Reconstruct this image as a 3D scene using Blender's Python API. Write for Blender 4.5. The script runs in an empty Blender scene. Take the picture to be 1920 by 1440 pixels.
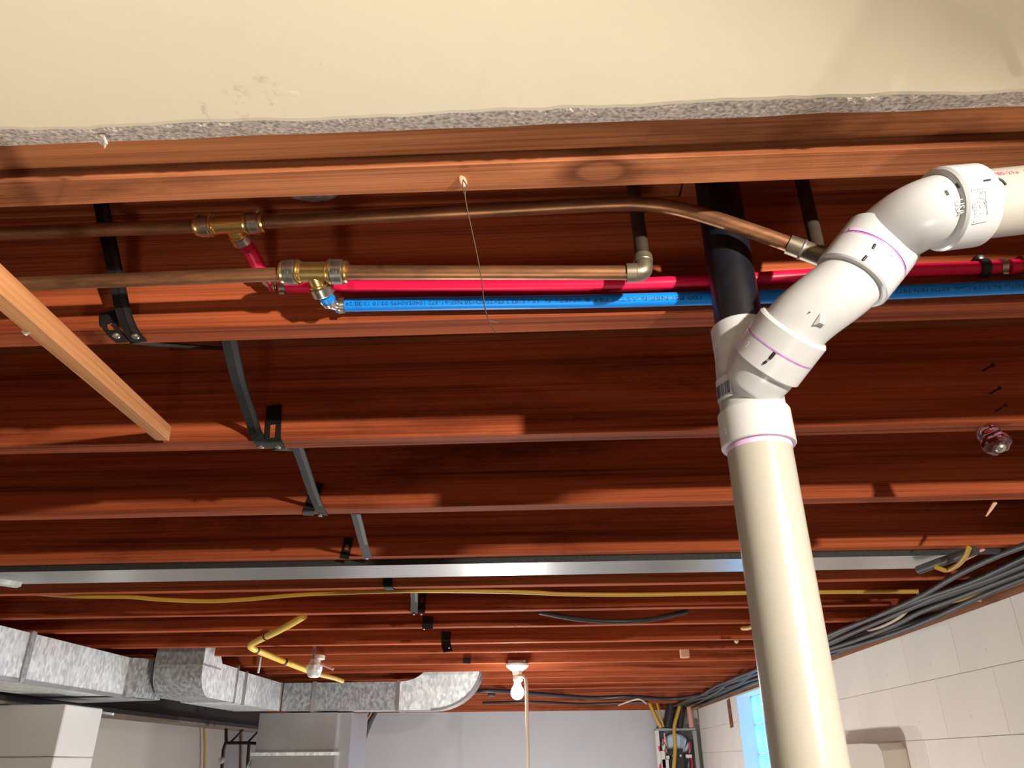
import bpy, bmesh, math, random
from mathutils import Vector, Matrix, noise
random.seed(7)
sc = bpy.context.scene
COL = sc.collection
R = math.radians

# ------------------------------------------------------------------ camera
CZ = 1.65                       # camera height above the floor
FPX = 1442.0                    # focal length in pixels of a 1920 wide frame
CAMROT = Matrix.Rotation(R(2.3), 3, 'Z') @ Matrix.Rotation(R(90 + 26.2), 3, 'X') @ Matrix.Rotation(R(-0.5), 3, 'Z')
camd = bpy.data.cameras.new('camera')
camd.sensor_fit = 'HORIZONTAL'
camd.sensor_width = 36.0
camd.lens = FPX / 1920 * 36
camd.clip_start = 0.02
cam = bpy.data.objects.new('camera', camd)
cam.matrix_world = Matrix.Translation((0, 0, CZ)) @ CAMROT.to_4x4()
COL.objects.link(cam)
sc.camera = cam

# ------------------------------------------------------------------ world, lamps, exposure
world = bpy.data.worlds.new('world')
sc.world = world
world.use_nodes = True
bg = world.node_tree.nodes['Background']
bg.inputs['Color'].default_value = (0.22, 0.52, 1.0, 1)
bg.inputs['Strength'].default_value = 7.0
sc.view_settings.view_transform = 'Standard'
sc.view_settings.look = 'None'
sc.view_settings.gamma = 1.0
sc.view_settings.use_curve_mapping = False
sc.view_settings.exposure = 0.12

def lamp(name, loc, power, radius, color):
    d = bpy.data.lights.new(name, 'POINT')
    d.energy = power
    d.shadow_soft_size = radius
    d.color = color
    o = bpy.data.objects.new(name, d)
    o.location = loc
    COL.objects.link(o)
    return o
KEY = Vector((0.83, -0.60, CZ + 0.328))
lamp('key_bulb_light', KEY, 176, 0.024, (1.0, 0.92, 0.80))
BULB = Vector((-0.155, 4.2, CZ + 0.315))
lamp('hanging_bulb_light', BULB, 60, 0.036, (0.95, 0.97, 1.0))
# fill lights added lower than the frame: one on the near floor, two in the far room
def upward_fill(name, loc, power, size, color, spread=180):
    d = bpy.data.lights.new(name, 'AREA')
    d.shape = 'DISK'; d.size = size; d.energy = power; d.color = color; d.spread = R(spread)
    o = bpy.data.objects.new(name, d); o.location = loc
    o.rotation_euler = (R(180), 0, 0)
    COL.objects.link(o)
    return o
FILL = Vector((-0.20, -0.10, 0.14))
upward_fill('added_floor_fill', FILL, 3.9, 0.28, (1.0, 0.93, 0.80), 66)  # added fill from below for the drywall and header undersides
lamp('added_far_fill', (-0.3, 6.0, CZ - 0.9), 80, 0.08, (1.0, 0.97, 0.95))  # added fill that brightens the far walls
lamp('added_middle_fill', (-0.45, 3.5, CZ - 1.05), 88, 0.08, (1.0, 0.95, 0.88))  # added fill for the right-hand block wall

# ------------------------------------------------------------------ helpers
def ray(px, py):
    return CAMROT @ Vector(((px - 960) / FPX, (720 - py) / FPX, -1.0))
def P(px, py, X=None, Y=None, Z=None, d=None):
    """photo pixel -> world point on the plane X=, Y= or Z= (height relative to the camera) or at depth d"""
    r = ray(px, py)
    if X is not None: t = X / r.x
    elif Y is not None: t = Y / r.y
    elif Z is not None: t = Z / r.z
    else: t = d
    v = r * t
    return Vector((v.x, v.y, v.z + CZ))
W = lambda x, y, z: Vector((x, y, z + CZ))     # camera relative height -> world

class MB:
    def __init__(s):
        s.v = []; s.f = []; s.sm = []
    def add(s, verts, faces, smooth=False):
        n = len(s.v)
        s.v += [Vector(v) for v in verts]
        s.f += [tuple(i + n for i in f) for f in faces]
        s.sm += [smooth] * len(faces)
        return s
    def box(s, a, b, c=0.0):
        """axis aligned box from a to b, chamfer c on its four long edges along x"""
        (x0, y0, z0), (x1, y1, z1) = a, b
        if c <= 0:
            vs = [(x, y, z) for x in (x0, x1) for y in (y0, y1) for z in (z0, z1)]
            return s.add(vs, [(0, 1, 3, 2), (4, 6, 7, 5), (0, 4, 5, 1), (2, 3, 7, 6), (0, 2, 6, 4), (1, 5, 7, 3)])
        pr = [(y0 + c, z0), (y1 - c, z0), (y1, z0 + c), (y1, z1 - c), (y1 - c, z1), (y0 + c, z1), (y0, z1 - c), (y0, z0 + c)]
        vs = [(x0, y, z) for y, z in pr] + [(x1, y, z) for y, z in pr]
        return s.add(vs, [(i, i + 8, (i + 1) % 8 + 8, (i + 1) % 8) for i in range(8)] + [tuple(range(8)), tuple(range(15, 7, -1))])
    def cbox(s, a, b, c):
        """box with all edges chamfered (for blocks)"""
        bm = bmesh.new()
        bmesh.ops.create_cube(bm, size=1)
        for v in bm.verts:
            v.co = Vector([a[i] + (b[i] - a[i]) * (v.co[i] + .5) for i in range(3)])
        bmesh.ops.bevel(bm, geom=bm.edges[:], offset=c, segments=1, affect='EDGES')
        bm.verts.index_update()
        s.add([v.co.copy() for v in bm.verts], [[v.index for v in f.verts] for f in bm.faces])
        bm.free()
        return s
    def sweep(s, pts, rad, seg=20, cap=True, smooth=True, prof=None):
        pts = [Vector(p) for p in pts]
        n = len(pts)
        if not isinstance(rad, (list, tuple)): rad = [rad] * n
        T = []
        for i in range(n):
            a = pts[max(i - 1, 0)]; b = pts[min(i + 1, n - 1)]
            t = b - a
            if t.length < 1e-9: t = T[-1] if T else Vector((0, 0, 1))
            T.append(t.normalized())
        up = Vector((0, 0, 1)) if abs(T[0].z) < .9 else Vector((0, 1, 0))
        N = (up - T[0] * up.dot(T[0])).normalized()
        vs = []; fs = []
        for i in range(n):
            N = (N - T[i] * N.dot(T[i])).normalized()
            B = T[i].cross(N)
            for k in range(seg):
                a = 2 * math.pi * k / seg
                m = prof(a) if prof else 1.0
                vs.append(pts[i] + (N * math.cos(a) + B * math.sin(a)) * rad[i] * m)
        for i in range(n - 1):
            for k in range(seg):
                k2 = (k + 1) % seg
                fs.append((i * seg + k, i * seg + k2, (i + 1) * seg + k2, (i + 1) * seg + k))
        s.add(vs, fs, smooth)
        if cap:
            s.add(vs[:seg], [tuple(range(seg - 1, -1, -1))])
            s.add(vs[-seg:], [tuple(range(seg))])
        return s
    def lathe(s, p, d, prof, seg=24, smooth=True, fl=None, cap=True):
        """profile [(distance along d, radius)]: hard rings stay hard because each station is repeated"""
        p = Vector(p); d = Vector(d).normalized()
        up = Vector((0, 0, 1)) if abs(d.z) < .9 else Vector((0, 1, 0))
        N = (up - d * up.dot(d)).normalized(); B = d.cross(N)
        def ring(t, r):
            return [p + d * t + (N * math.cos(2 * math.pi * k / seg) + B * math.sin(2 * math.pi * k / seg)) * r * (fl(2 * math.pi * k / seg) if fl else 1) for k in range(seg)]
        for (t0, r0), (t1, r1) in zip(prof, prof[1:]):
            s.add(ring(t0, r0) + ring(t1, r1), [(k, (k + 1) % seg, (k + 1) % seg + seg, k + seg) for k in range(seg)], smooth)
        if cap:
            s.add(ring(*prof[0]), [tuple(range(seg - 1, -1, -1))])
            s.add(ring(*prof[-1]), [tuple(range(seg))])
        return s
    def ribbon(s, pts, w, t, wd, twist=None):
        """flat strap along pts: width w along wd, thickness t"""
        pts = [Vector(p) for p in pts]; wd = Vector(wd)
        n = len(pts); vs = []; fs = []
        ws = w if isinstance(w, (list, tuple)) else [w] * n
        for i in range(n):
            T = (pts[min(i + 1, n - 1)] - pts[max(i - 1, 0)]).normalized()
            a = wd if twist is None else Vector(twist[i])
            a = (a - T * a.dot(T)).normalized(); b = T.cross(a)
            for sx, sy in ((-1, -1), (1, -1), (1, 1), (-1, 1)):
                vs.append(pts[i] + a * sx * ws[i] / 2 + b * sy * t / 2)
        for i in range(n - 1):
            for k in range(4):
                k2 = (k + 1) % 4
                fs.append((i * 4 + k, i * 4 + k2, i * 4 + 4 + k2, i * 4 + 4 + k))
        fs += [(3, 2, 1, 0), tuple(n * 4 - 4 + k for k in range(4))]
        return s.add(vs, fs)
    def build(s, name, mat, parent=None, label=None, cat=None, group=None, kind=None, origin=None):
        me = bpy.data.meshes.new(name)
        lo = Vector([min(v[i] for v in s.v) for i in range(3)]); hi = Vector([max(v[i] for v in s.v) for i in range(3)])
        o0 = Vector(origin) if origin else (lo + hi) / 2
        me.from_pydata([v - o0 for v in s.v], [], s.f)
        me.polygons.foreach_set('use_smooth', s.sm)
        me.update()
        bm = bmesh.new(); bm.from_mesh(me)
        bmesh.ops.recalc_face_normals(bm, faces=bm.faces[:])
        bm.to_mesh(me); bm.free()
        me.materials.append(mat)
        ob = bpy.data.objects.new(name, me)
        COL.objects.link(ob)
        return place(ob, o0, parent, label, cat, group, kind)

WL = {}
def place(ob, o0, parent, label, cat, group, kind):
    WL[ob.name] = Vector(o0)
    if parent:
        ob.parent = parent
        ob.location = Vector(o0) - WL[parent.name]
    else:
        ob.location = o0
    if label: ob['label'] = label
    if cat: ob['category'] = cat
    if group: ob['group'] = group
    if kind: ob['kind'] = kind
    return ob
def thing(name, loc, label, cat, group=None, kind=None):
    o = bpy.data.objects.new(name, None)
    o.empty_display_size = .02
    COL.objects.link(o)
    return place(o, Vector(loc), None, label, cat, group, kind)

def spline(pts, n=8):
    """Catmull-Rom through pts"""
    pts = [Vector(p) for p in pts]
    q = [pts[0] * 2 - pts[1]] + pts + [pts[-1] * 2 - pts[-2]]
    out = []
    for i in range(1, len(q) - 2):
        a, b, c, d = q[i - 1], q[i], q[i + 1], q[i + 2]
        for k in range(n):
            t = k / n
            out.append(.5 * (2 * b + (c - a) * t + (2 * a - 5 * b + 4 * c - d) * t * t + (3 * b - a - 3 * c + d) * t ** 3))
    out.append(pts[-1])
    return out

# text -> mesh, laid on a flat patch or wrapped on a cylinder
def text_mesh(txt, size):
    c = bpy.data.curves.new('t', 'FONT')
    c.body = txt; c.size = size; c.resolution_u = 2
    o = bpy.data.objects.new('t', c); COL.objects.link(o)
    dg = bpy.context.evaluated_depsgraph_get(); dg.update()
    me = bpy.data.meshes.new_from_object(o.evaluated_get(dg))
    vs = [v.co.copy() for v in me.vertices]; fs = [tuple(p.vertices) for p in me.polygons]
    bpy.data.objects.remove(o); bpy.data.curves.remove(c); bpy.data.meshes.remove(me)
    return vs, fs
def wrap_text(txt, size, length, p0, d, n, r, mat, parent, name='printed_text', label=None, flip=False, lift=.0003):
    """text of given length centred at p0 on a cylinder of radius r and axis d (p0 on the axis), facing n"""
    vs, fs = text_mesh(txt, size)
    d = Vector(d).normalized(); n = Vector(n); n = (n - d * n.dot(d)).normalized(); b = n.cross(d)
    x0 = min(v.x for v in vs); x1 = max(v.x for v in vs); y0 = min(v.y for v in vs); y1 = max(v.y for v in vs)
    s = length / (x1 - x0) if length else 1.0
    m = MB(); out = []
    for v in vs:
        tx = (v.x - (x0 + x1) / 2) * s; ty = v.y - (y0 + y1) / 2
        if flip: tx, ty = -tx, -ty
        th = ty / r
        out.append(Vector(p0) + d * tx + (n * math.cos(th) + b * math.sin(th)) * (r + lift))
    m.add(out, fs)
    return m.build(name, mat, parent, label)

# ------------------------------------------------------------------ materials
def nt(name):
    m = bpy.data.materials.new(name); m.use_nodes = True
    t = m.node_tree
    return m, t, t.nodes, t.links, t.nodes['Principled BSDF']
def simple(name, col, rough=.5, metal=0.0, var=0.0, vscale=30, bump=0.0, bscale=200, spec=None, coat=0):
    m, t, N, L, b = nt(name)
    b.inputs['Base Color'].default_value = (*col, 1)
    b.inputs['Roughness'].default_value = rough
    b.inputs['Metallic'].default_value = metal
    if spec is not None: b.inputs['Specular IOR Level'].default_value = spec
    if coat: b.inputs['Coat Weight'].default_value = coat
    tc = N.new('ShaderNodeTexCoord')
    if var:
        n = N.new('ShaderNodeTexNoise'); n.inputs['Scale'].default_value = vscale; n.inputs['Detail'].default_value = 5
        L.new(tc.outputs['Object'], n.inputs['Vector'])
        r = N.new('ShaderNodeValToRGB')
        r.color_ramp.elements[0].position = .3; r.color_ramp.elements[1].position = .7
        r.color_ramp.elements[0].color = (*[c * (1 - var) for c in col], 1)
        r.color_ramp.elements[1].color = (*[min(1, c * (1 + var * .5)) for c in col], 1)
        L.new(n.outputs['Fac'], r.inputs['Fac']); L.new(r.outputs['Color'], b.inputs['Base Color'])
    if bump:
        n2 = N.new('ShaderNodeTexNoise'); n2.inputs['Scale'].default_value = bscale; n2.inputs['Detail'].default_value = 4
        L.new(tc.outputs['Object'], n2.inputs['Vector'])
        bp = N.new('ShaderNodeBump'); bp.inputs['Strength'].default_value = bump; bp.inputs['Distance'].default_value = .002
        L.new(n2.outputs['Fac'], bp.inputs['Height']); L.new(bp.outputs['Normal'], b.inputs['Normal'])
    return m

def math_node(N, L, op, a, b=None):
    n = N.new('ShaderNodeMath'); n.operation = op
    for i, x in enumerate((a, b)):
        if x is None: continue
        if isinstance(x, (int, float)): n.inputs[i].default_value = x
        else: L.new(x, n.inputs[i])
    return n.outputs[0]

def wood(name, light, dark, axis=0, seed=0.0, knots=(), stain=.5, ring=26, rough=.72, bump=.5):
    """sawn timber: growth-ring bands and fibre streaks along one axis, dark stains, knots with bent grain"""
    m, t, N, L, b = nt(name)
    b.inputs['Roughness'].default_value = rough
    b.inputs['Specular IOR Level'].default_value = .10
    tc = N.new('ShaderNodeTexCoord')
    oi = N.new('ShaderNodeObjectInfo')
    off = N.new('ShaderNodeVectorMath'); off.operation = 'ADD'
    sc3 = N.new('ShaderNodeVectorMath'); sc3.operation = 'SCALE'; sc3.inputs[0].default_value = (7.3, 3.1, 5.7)
    L.new(oi.outputs['Random'], sc3.inputs['Scale'])
    L.new(tc.outputs['Object'], off.inputs[0]); L.new(sc3.outputs[0], off.inputs[1])
    vec = off.outputs[0]
    def mapped(scl, src=vec, loc=(0, 0, 0)):
        mp = N.new('ShaderNodeMapping'); mp.inputs['Scale'].default_value = scl; mp.inputs['Location'].default_value = (loc[0] + seed, loc[1] + seed * 1.7, loc[2])
        L.new(src, mp.inputs['Vector']); return mp.outputs[0]
    lo, hi = 1.0, 1.0
    sA = [8.0] * 3; sA[axis] = .9
    sB = [330.0] * 3; sB[axis] = 3.0
    sC = [5.0] * 3; sC[axis] = 1.3
    # broad rings
    warp = N.new('ShaderNodeTexNoise'); warp.inputs['Scale'].default_value = 1.0; warp.inputs['Detail'].default_value = 2
    L.new(mapped(sA), warp.inputs['Vector'])
    sep = N.new('ShaderNodeSeparateXYZ'); L.new(vec, sep.inputs[0])
    oth = [i for i in range(3) if i != axis]
    cross = math_node(N, L, 'ADD', sep.outputs[oth[0]], sep.outputs[oth[1]])
    ringc = math_node(N, L, 'ADD', math_node(N, L, 'MULTIPLY', cross, ring * 3.0), math_node(N, L, 'MULTIPLY', warp.outputs['Fac'], ring * .55))
    kn_mask = None
    for (kx, ky, kz, kr) in knots:
        d = N.new('ShaderNodeVectorMath'); d.operation = 'SUBTRACT'
        L.new(tc.outputs['Object'], d.inputs[0]); d.inputs[1].default_value = (kx, ky, kz)
        ds = N.new('ShaderNodeVectorMath'); ds.operation = 'MULTIPLY'; ds.inputs[1].default_value = (.55, 1, 1)
        L.new(d.outputs[0], ds.inputs[0])
        ln = N.new('ShaderNodeVectorMath'); ln.operation = 'LENGTH'; L.new(ds.outputs[0], ln.inputs[0])
        dist = math_node(N, L, 'DIVIDE', ln.outputs['Value'], kr)
        g = math_node(N, L, 'POWER', 2.718, math_node(N, L, 'MULTIPLY', math_node(N, L, 'MULTIPLY', dist, dist), -.16))
        ringc = math_node(N, L, 'ADD', ringc, math_node(N, L, 'MULTIPLY', g, 7.0))
        k1 = N.new('ShaderNodeMapRange'); k1.inputs['From Min'].default_value = .85; k1.inputs['From Max'].default_value = 1.15
        k1.inputs['To Min'].default_value = 1; k1.inputs['To Max'].default_value = 0
        L.new(dist, k1.inputs['Value'])
        k2 = N.new('ShaderNodeMapRange'); k2.inputs['From Min'].default_value = 1.0; k2.inputs['From Max'].default_value = 2.3
        k2.inputs['To Min'].default_value = .75; k2.inputs['To Max'].default_value = 0
        L.new(dist, k2.inputs['Value'])
        kk = math_node(N, L, 'SUBTRACT', k2.outputs[0], math_node(N, L, 'MULTIPLY', k1.outputs[0], .45))
        kn_mask = kk if kn_mask is None else math_node(N, L, 'MAXIMUM', kn_mask, kk)
    sn = math_node(N, L, 'SINE', ringc)
    band = math_node(N, L, 'ADD', math_node(N, L, 'MULTIPLY', sn, .5), .5)
    band = math_node(N, L, 'POWER', band, 2.2)
    fib = N.new('ShaderNodeTexNoise'); fib.inputs['Scale'].default_value = 1.0; fib.inputs['Detail'].default_value = 4; fib.inputs['Roughness'].default_value = .65
    L.new(mapped(sB), fib.inputs['Vector'])
    blot = N.new('ShaderNodeTexNoise'); blot.inputs['Scale'].default_value = 1.0; blot.inputs['Detail'].default_value = 6; blot.inputs['Roughness'].default_value = .7
    L.new(mapped(sC, loc=(3, 1, 9)), blot.inputs['Vector'])
    fibc = N.new('ShaderNodeMapRange'); fibc.inputs['From Min'].default_value = .4; fibc.inputs['From Max'].default_value = .62
    L.new(fib.outputs['Fac'], fibc.inputs['Value'])
    sD = [75.0] * 3; sD[axis] = 1.1
    strk = N.new('ShaderNodeTexNoise'); strk.inputs['Scale'].default_value = 1.0; strk.inputs['Detail'].default_value = 3; strk.inputs['Distortion'].default_value = .25
    L.new(mapped(sD, loc=(11, 4, 2)), strk.inputs['Vector'])
    stc = N.new('ShaderNodeMapRange'); stc.inputs['From Min'].default_value = .50; stc.inputs['From Max'].default_value = .64
    L.new(strk.outputs['Fac'], stc.inputs['Value'])
    f = math_node(N, L, 'ADD', math_node(N, L, 'MULTIPLY', band, .34), math_node(N, L, 'ADD', math_node(N, L, 'MULTIPLY', fibc.outputs[0], .38), math_node(N, L, 'MULTIPLY', stc.outputs[0], .38)))
    mix = N.new('ShaderNodeMix'); mix.data_type = 'RGBA'
    mix.inputs['A'].default_value = (*light, 1); mix.inputs['B'].default_value = (*dark, 1)
    L.new(f, mix.inputs['Factor'])
    st = N.new('ShaderNodeMapRange'); st.inputs['From Min'].default_value = .53; st.inputs['From Max'].default_value = .72
    st.inputs['To Max'].default_value = stain
    L.new(blot.outputs['Fac'], st.inputs['Value'])
    stf = st.outputs[0]
    if kn_mask is not None: stf = math_node(N, L, 'MAXIMUM', stf, kn_mask)
    mix2 = N.new('ShaderNodeMix'); mix2.data_type = 'RGBA'
    mix2.inputs['B'].default_value = (dark[0] * .28, dark[1] * .24, dark[2] * .26, 1)
    L.new(stf, mix2.inputs['Factor']); L.new(mix.outputs['Result'], mix2.inputs['A'])
    hv = N.new('ShaderNodeHueSaturation')
    vr = N.new('ShaderNodeMapRange'); vr.inputs['To Min'].default_value = .86; vr.inputs['To Max'].default_value = 1.12
    L.new(oi.outputs['Random'], vr.inputs['Value']); L.new(vr.outputs[0], hv.inputs['Value'])
    L.new(mix2.outputs['Result'], hv.inputs['Color'])
    L.new(hv.outputs['Color'], b.inputs['Base Color'])
    bp = N.new('ShaderNodeBump'); bp.inputs['Strength'].default_value = bump; bp.inputs['Distance'].default_value = .0012
    L.new(math_node(N, L, 'ADD', fib.outputs['Fac'], math_node(N, L, 'MULTIPLY', band, -.3)), bp.inputs['Height'])
    L.new(bp.outputs['Normal'], b.inputs['Normal'])
    return m

def galvanised(name, base=.86, rough=.42, scale=60, tint=(.93, 1.0, 1.05), contrast=.28, metal=.45):
    m, t, N, L, b = nt(name)
    b.inputs['Metallic'].default_value = metal
    tc = N.new('ShaderNodeTexCoord')
    mp = N.new('ShaderNodeMapping'); mp.inputs['Scale'].default_value = (1.3, 1.3, .7); L.new(tc.outputs['Object'], mp.inputs['Vector'])
    v = N.new('ShaderNodeTexVoronoi'); v.inputs['Scale'].default_value = scale; v.feature = 'SMOOTH_F1'; v.inputs['Smoothness'].default_value = .6
    n = N.new('ShaderNodeTexNoise'); n.inputs['Scale'].default_value = scale * .8; n.inputs['Detail'].default_value = 6; n.inputs['Roughness'].default_value = .7
    L.new(mp.outputs[0], v.inputs['Vector']); L.new(mp.outputs[0], n.inputs['Vector'])
    sep = N.new('ShaderNodeSeparateColor'); L.new(v.outputs['Color'], sep.inputs[0])
    f = math_node(N, L, 'ADD', math_node(N, L, 'MULTIPLY', sep.outputs[0], .4), math_node(N, L, 'MULTIPLY', n.outputs['Fac'], .6))
    r = N.new('ShaderNodeValToRGB')
    r.color_ramp.elements[0].position = .3; r.color_ramp.elements[1].position = .68
    r.color_ramp.elements[0].color = (*[base * (1 - contrast) * k for k in tint], 1)
    r.color_ramp.elements[1].color = (*[min(1, base * (1 + contrast * .6) * k) for k in tint], 1)
    L.new(f, r.inputs['Fac']); L.new(r.outputs['Color'], b.inputs['Base Color'])
    rr = N.new('ShaderNodeMapRange'); rr.inputs['To Min'].default_value = rough - .08; rr.inputs['To Max'].default_value = rough + .15
    L.new(f, rr.inputs['Value']); L.new(rr.outputs[0], b.inputs['Roughness'])
    return m

def copper(name, base=(.42, .19, .085), dull=(.17, .085, .045)):
    m, t, N, L, b = nt(name)
    b.inputs['Metallic'].default_value = .75
    b.inputs['Roughness'].default_value = .42
    tc = N.new('ShaderNodeTexCoord')
    mp = N.new('ShaderNodeMapping'); mp.inputs['Scale'].default_value = (7, 40, 40); L.new(tc.outputs['Object'], mp.inputs['Vector'])
    n = N.new('ShaderNodeTexNoise'); n.inputs['Scale'].default_value = 1.5; n.inputs['Detail'].default_value = 7; n.inputs['Roughness'].default_value = .7
    L.new(mp.outputs[0], n.inputs['Vector'])
    r = N.new('ShaderNodeValToRGB')
    r.color_ramp.elements[0].position = .36; r.color_ramp.elements[1].position = .66
    r.color_ramp.elements[0].color = (*dull, 1); r.color_ramp.elements[1].color = (*base, 1)
    L.new(n.outputs['Fac'], r.inputs['Fac']); L.new(r.outputs['Color'], b.inputs['Base Color'])
    return m

def painted(name, col, spots=(), bump=.12, bscale=90, speck=.0, rough=.55):
    """painted plasterboard or block wall with faint roller texture, scuff marks at given object-space points"""
    m, t, N, L, b = nt(name)
    b.inputs['Roughness'].default_value = rough
    tc = N.new('ShaderNodeTexCoord')
    n = N.new('ShaderNodeTexNoise'); n.inputs['Scale'].default_value = 3.0; n.inputs['Detail'].default_value = 3
    L.new(tc.outputs['Object'], n.inputs['Vector'])
    r = N.new('ShaderNodeValToRGB')
    r.color_ramp.elements[0].color = (*[c * .95 for c in col], 1); r.color_ramp.elements[1].color = (*col, 1)
    r.color_ramp.elements[0].position = .35; r.color_ramp.elements[1].position = .65
    L.new(n.outputs['Fac'], r.inputs['Fac'])
    out = r.outputs['Color']
    n3 = N.new('ShaderNodeTexNoise'); n3.inputs['Scale'].default_value = 70; n3.inputs['Detail'].default_value = 6; n3.inputs['Roughness'].default_value = .7
    L.new(tc.outputs['Object'], n3.inputs['Vector'])
    acc = None
    for (x, y, z, rad) in spots:
        d = N.new('ShaderNodeVectorMath'); d.operation = 'DISTANCE'; d.inputs[1].default_value = (x, y, z)
        L.new(tc.outputs['Object'], d.inputs[0])
        mr = N.new('ShaderNodeMapRange'); mr.inputs['From Min'].default_value = 0; mr.inputs['From Max'].default_value = rad
        mr.inputs['To Min'].default_value = 1; mr.inputs['To Max'].default_value = 0
        L.new(d.outputs['Value'], mr.inputs['Value'])
        acc = mr.outputs[0] if acc is None else math_node(N, L, 'MAXIMUM', acc, mr.outputs[0])
    if acc is not None:
        th = N.new('ShaderNodeMapRange'); th.inputs['From Min'].default_value = .5; th.inputs['From Max'].default_value = .68
        L.new(n3.outputs['Fac'], th.inputs['Value'])
        fac = math_node(N, L, 'MULTIPLY', math_node(N, L, 'MULTIPLY', acc, th.outputs[0]), .75)
        mx = N.new('ShaderNodeMix'); mx.data_type = 'RGBA'; mx.inputs['B'].default_value = (col[0] * .35, col[1] * .32, col[2] * .3, 1)
        L.new(fac, mx.inputs['Factor']); L.new(out, mx.inputs['A']); out = mx.outputs['Result']
    if speck:
        th = N.new('ShaderNodeMapRange'); th.inputs['From Min'].default_value = .66; th.inputs['From Max'].default_value = .72
        th.inputs['To Max'].default_value = speck
        n4 = N.new('ShaderNodeTexNoise'); n4.inputs['Scale'].default_value = 22; n4.inputs['Detail'].default_value = 8; n4.inputs['Roughness'].default_value = .75
        L.new(tc.outputs['Object'], n4.inputs['Vector']); L.new(n4.outputs['Fac'], th.inputs['Value'])
        mx = N.new('ShaderNodeMix'); mx.data_type = 'RGBA'; mx.inputs['B'].default_value = (.12, .10, .08, 1)
        L.new(th.outputs[0], mx.inputs['Factor']); L.new(out, mx.inputs['A']); out = mx.outputs['Result']
    L.new(out, b.inputs['Base Color'])
    nb = N.new('ShaderNodeTexNoise'); nb.inputs['Scale'].default_value = bscale; nb.inputs['Detail'].default_value = 4
    L.new(tc.outputs['Object'], nb.inputs['Vector'])
    bp = N.new('ShaderNodeBump'); bp.inputs['Strength'].default_value = bump; bp.inputs['Distance'].default_value = .0015
    L.new(nb.outputs['Fac'], bp.inputs['Height']); L.new(bp.outputs['Normal'], b.inputs['Normal'])
    return m

RED_L = (.46, .108, .038); RED_D = (.135, .024, .008)
M = {}
M['joist'] = wood('joist_wood', RED_L, RED_D, seed=1.3, stain=.75, ring=22)
M['plate'] = wood('header_wood', (.58, .215, .085), (.20, .058, .02), seed=5.1, stain=.85, ring=30)
M['deck'] = wood('subfloor_wood', (.33, .09, .034), (.12, .026, .009), seed=9.4, stain=.5, axis=0, ring=18)
M['stick'] = wood('furring_wood', (.66, .32, .14), (.34, .12, .04), axis=0, seed=2.2, stain=.12, ring=60)
M['sill'] = wood('sill_wood', (.32, .14, .075), (.16, .06, .03), axis=1, seed=4.2, stain=.8)
M['copper'] = copper('aged_copper')
M['solder'] = copper('tarnished_copper', (.34, .27, .19), (.15, .15, .11))
M['brass'] = simple('brass', (.66, .45, .17), .28, .95, var=.2, vscale=40)
M['steel'] = simple('stainless_collar', (.52, .49, .44), .27, .95, var=.3, vscale=90)
M['red'] = simple('red_pex', (.70, .009, .062), .35, var=.06, spec=.3)
M['blue'] = simple('blue_pex', (.004, .24, .82), .35, var=.05, spec=.3)
M['ink'] = simple('black_print', (.012, .03, .09), .6)
M['pvc'] = simple('white_pvc_fitting', (.485, .49, .50), .27, var=.02)
M['pvcpipe'] = simple('cream_pvc_pipe', (.375, .355, .315), .25, var=.05, vscale=9)
M['purple'] = simple('purple_primer', (.42, .17, .50), .45, var=.3, vscale=120)
M['lilac'] = simple('primer_smear', (.72, .48, .74), .4, var=.25, vscale=90)
M['marker'] = simple('black_marker', (.008, .008, .012), .5)
M['redink'] = simple('red_print', (.70, .06, .10), .5)
M['abs'] = simple('black_abs', (.007, .008, .012), .34, var=.3, vscale=60)
M['strap'] = simple('black_bridging_steel', (.011, .011, .0115), .6, 0, var=.4, vscale=50, spec=.2)
M['rubber'] = simple('black_plastic', (.012, .012, .013), .5)
M['galv'] = galvanised('galvanised_sheet')
M['galv_dull'] = galvanised('dull_galvanised_sheet', .40, .5, 80, contrast=.40)
M['panmetal'] = simple('plain_sheet_metal', (.40, .40, .40), .30, .75, var=.12, vscale=6)
M['cream'] = None
M['gypsum'] = simple('torn_gypsum', (.60, .52, .47), .9, var=.65, vscale=260, bump=1.0, bscale=420)
M['block'] = painted('painted_block', (.80, .76, .71), bump=.25, bscale=60, speck=.6, rough=.6)
M['whitepaint'] = painted('white_painted_block', (.62, .615, .60), bump=.2, speck=.1)
M['mortar'] = simple('painted_mortar', (.74, .70, .655), .8)
M['greywall'] = painted('grey_painted_wall', (.50, .50, .52), bump=.15, speck=.25)
M['beigewall'] = painted('beige_painted_wall', (.62, .57, .50), bump=.15, speck=.25)
M['bounce_cut'] = simple('dark_bounce_cut', (.07, .04, .022), .6, var=.3, vscale=4)  # dark finish added to cut bounce light in the unseen near room
M['floor'] = simple('concrete_floor', (.11, .105, .10), .8, var=.25, vscale=5)
M['beam'] = simple('dark_steel_beam', (.02, .02, .022), .5, .2)
M['flange'] = simple('rusty_flange', (.22, .17, .13), .6, .2, var=.3, vscale=12)
M['nmyellow'] = simple('yellow_cable', (.50, .30, .035), .45)
M['csst'] = simple('yellow_gas_tube', (.78, .56, .08), .42)
M['nmgrey'] = simple('grey_cable', (.055, .055, .058), .5, var=.3, vscale=12)
M['nmblack'] = simple('black_cable', (.022, .022, .025), .45)
M['nmwhite'] = simple('ivory_cable', (.55, .46, .34), .5)
M['pink'] = simple('pink_wire', (.62, .30, .26), .5)
M['porcelain'] = simple('white_porcelain', (.80, .76, .68), .25)
M['iron'] = simple('rusty_iron', (.055, .035, .025), .65, .3, var=.4, vscale=40)
M['nail'] = simple('dark_nail', (.05, .04, .035), .45, .8)
M['wire'] = simple('thin_wire', (.09, .055, .035), .5, .5)
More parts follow.
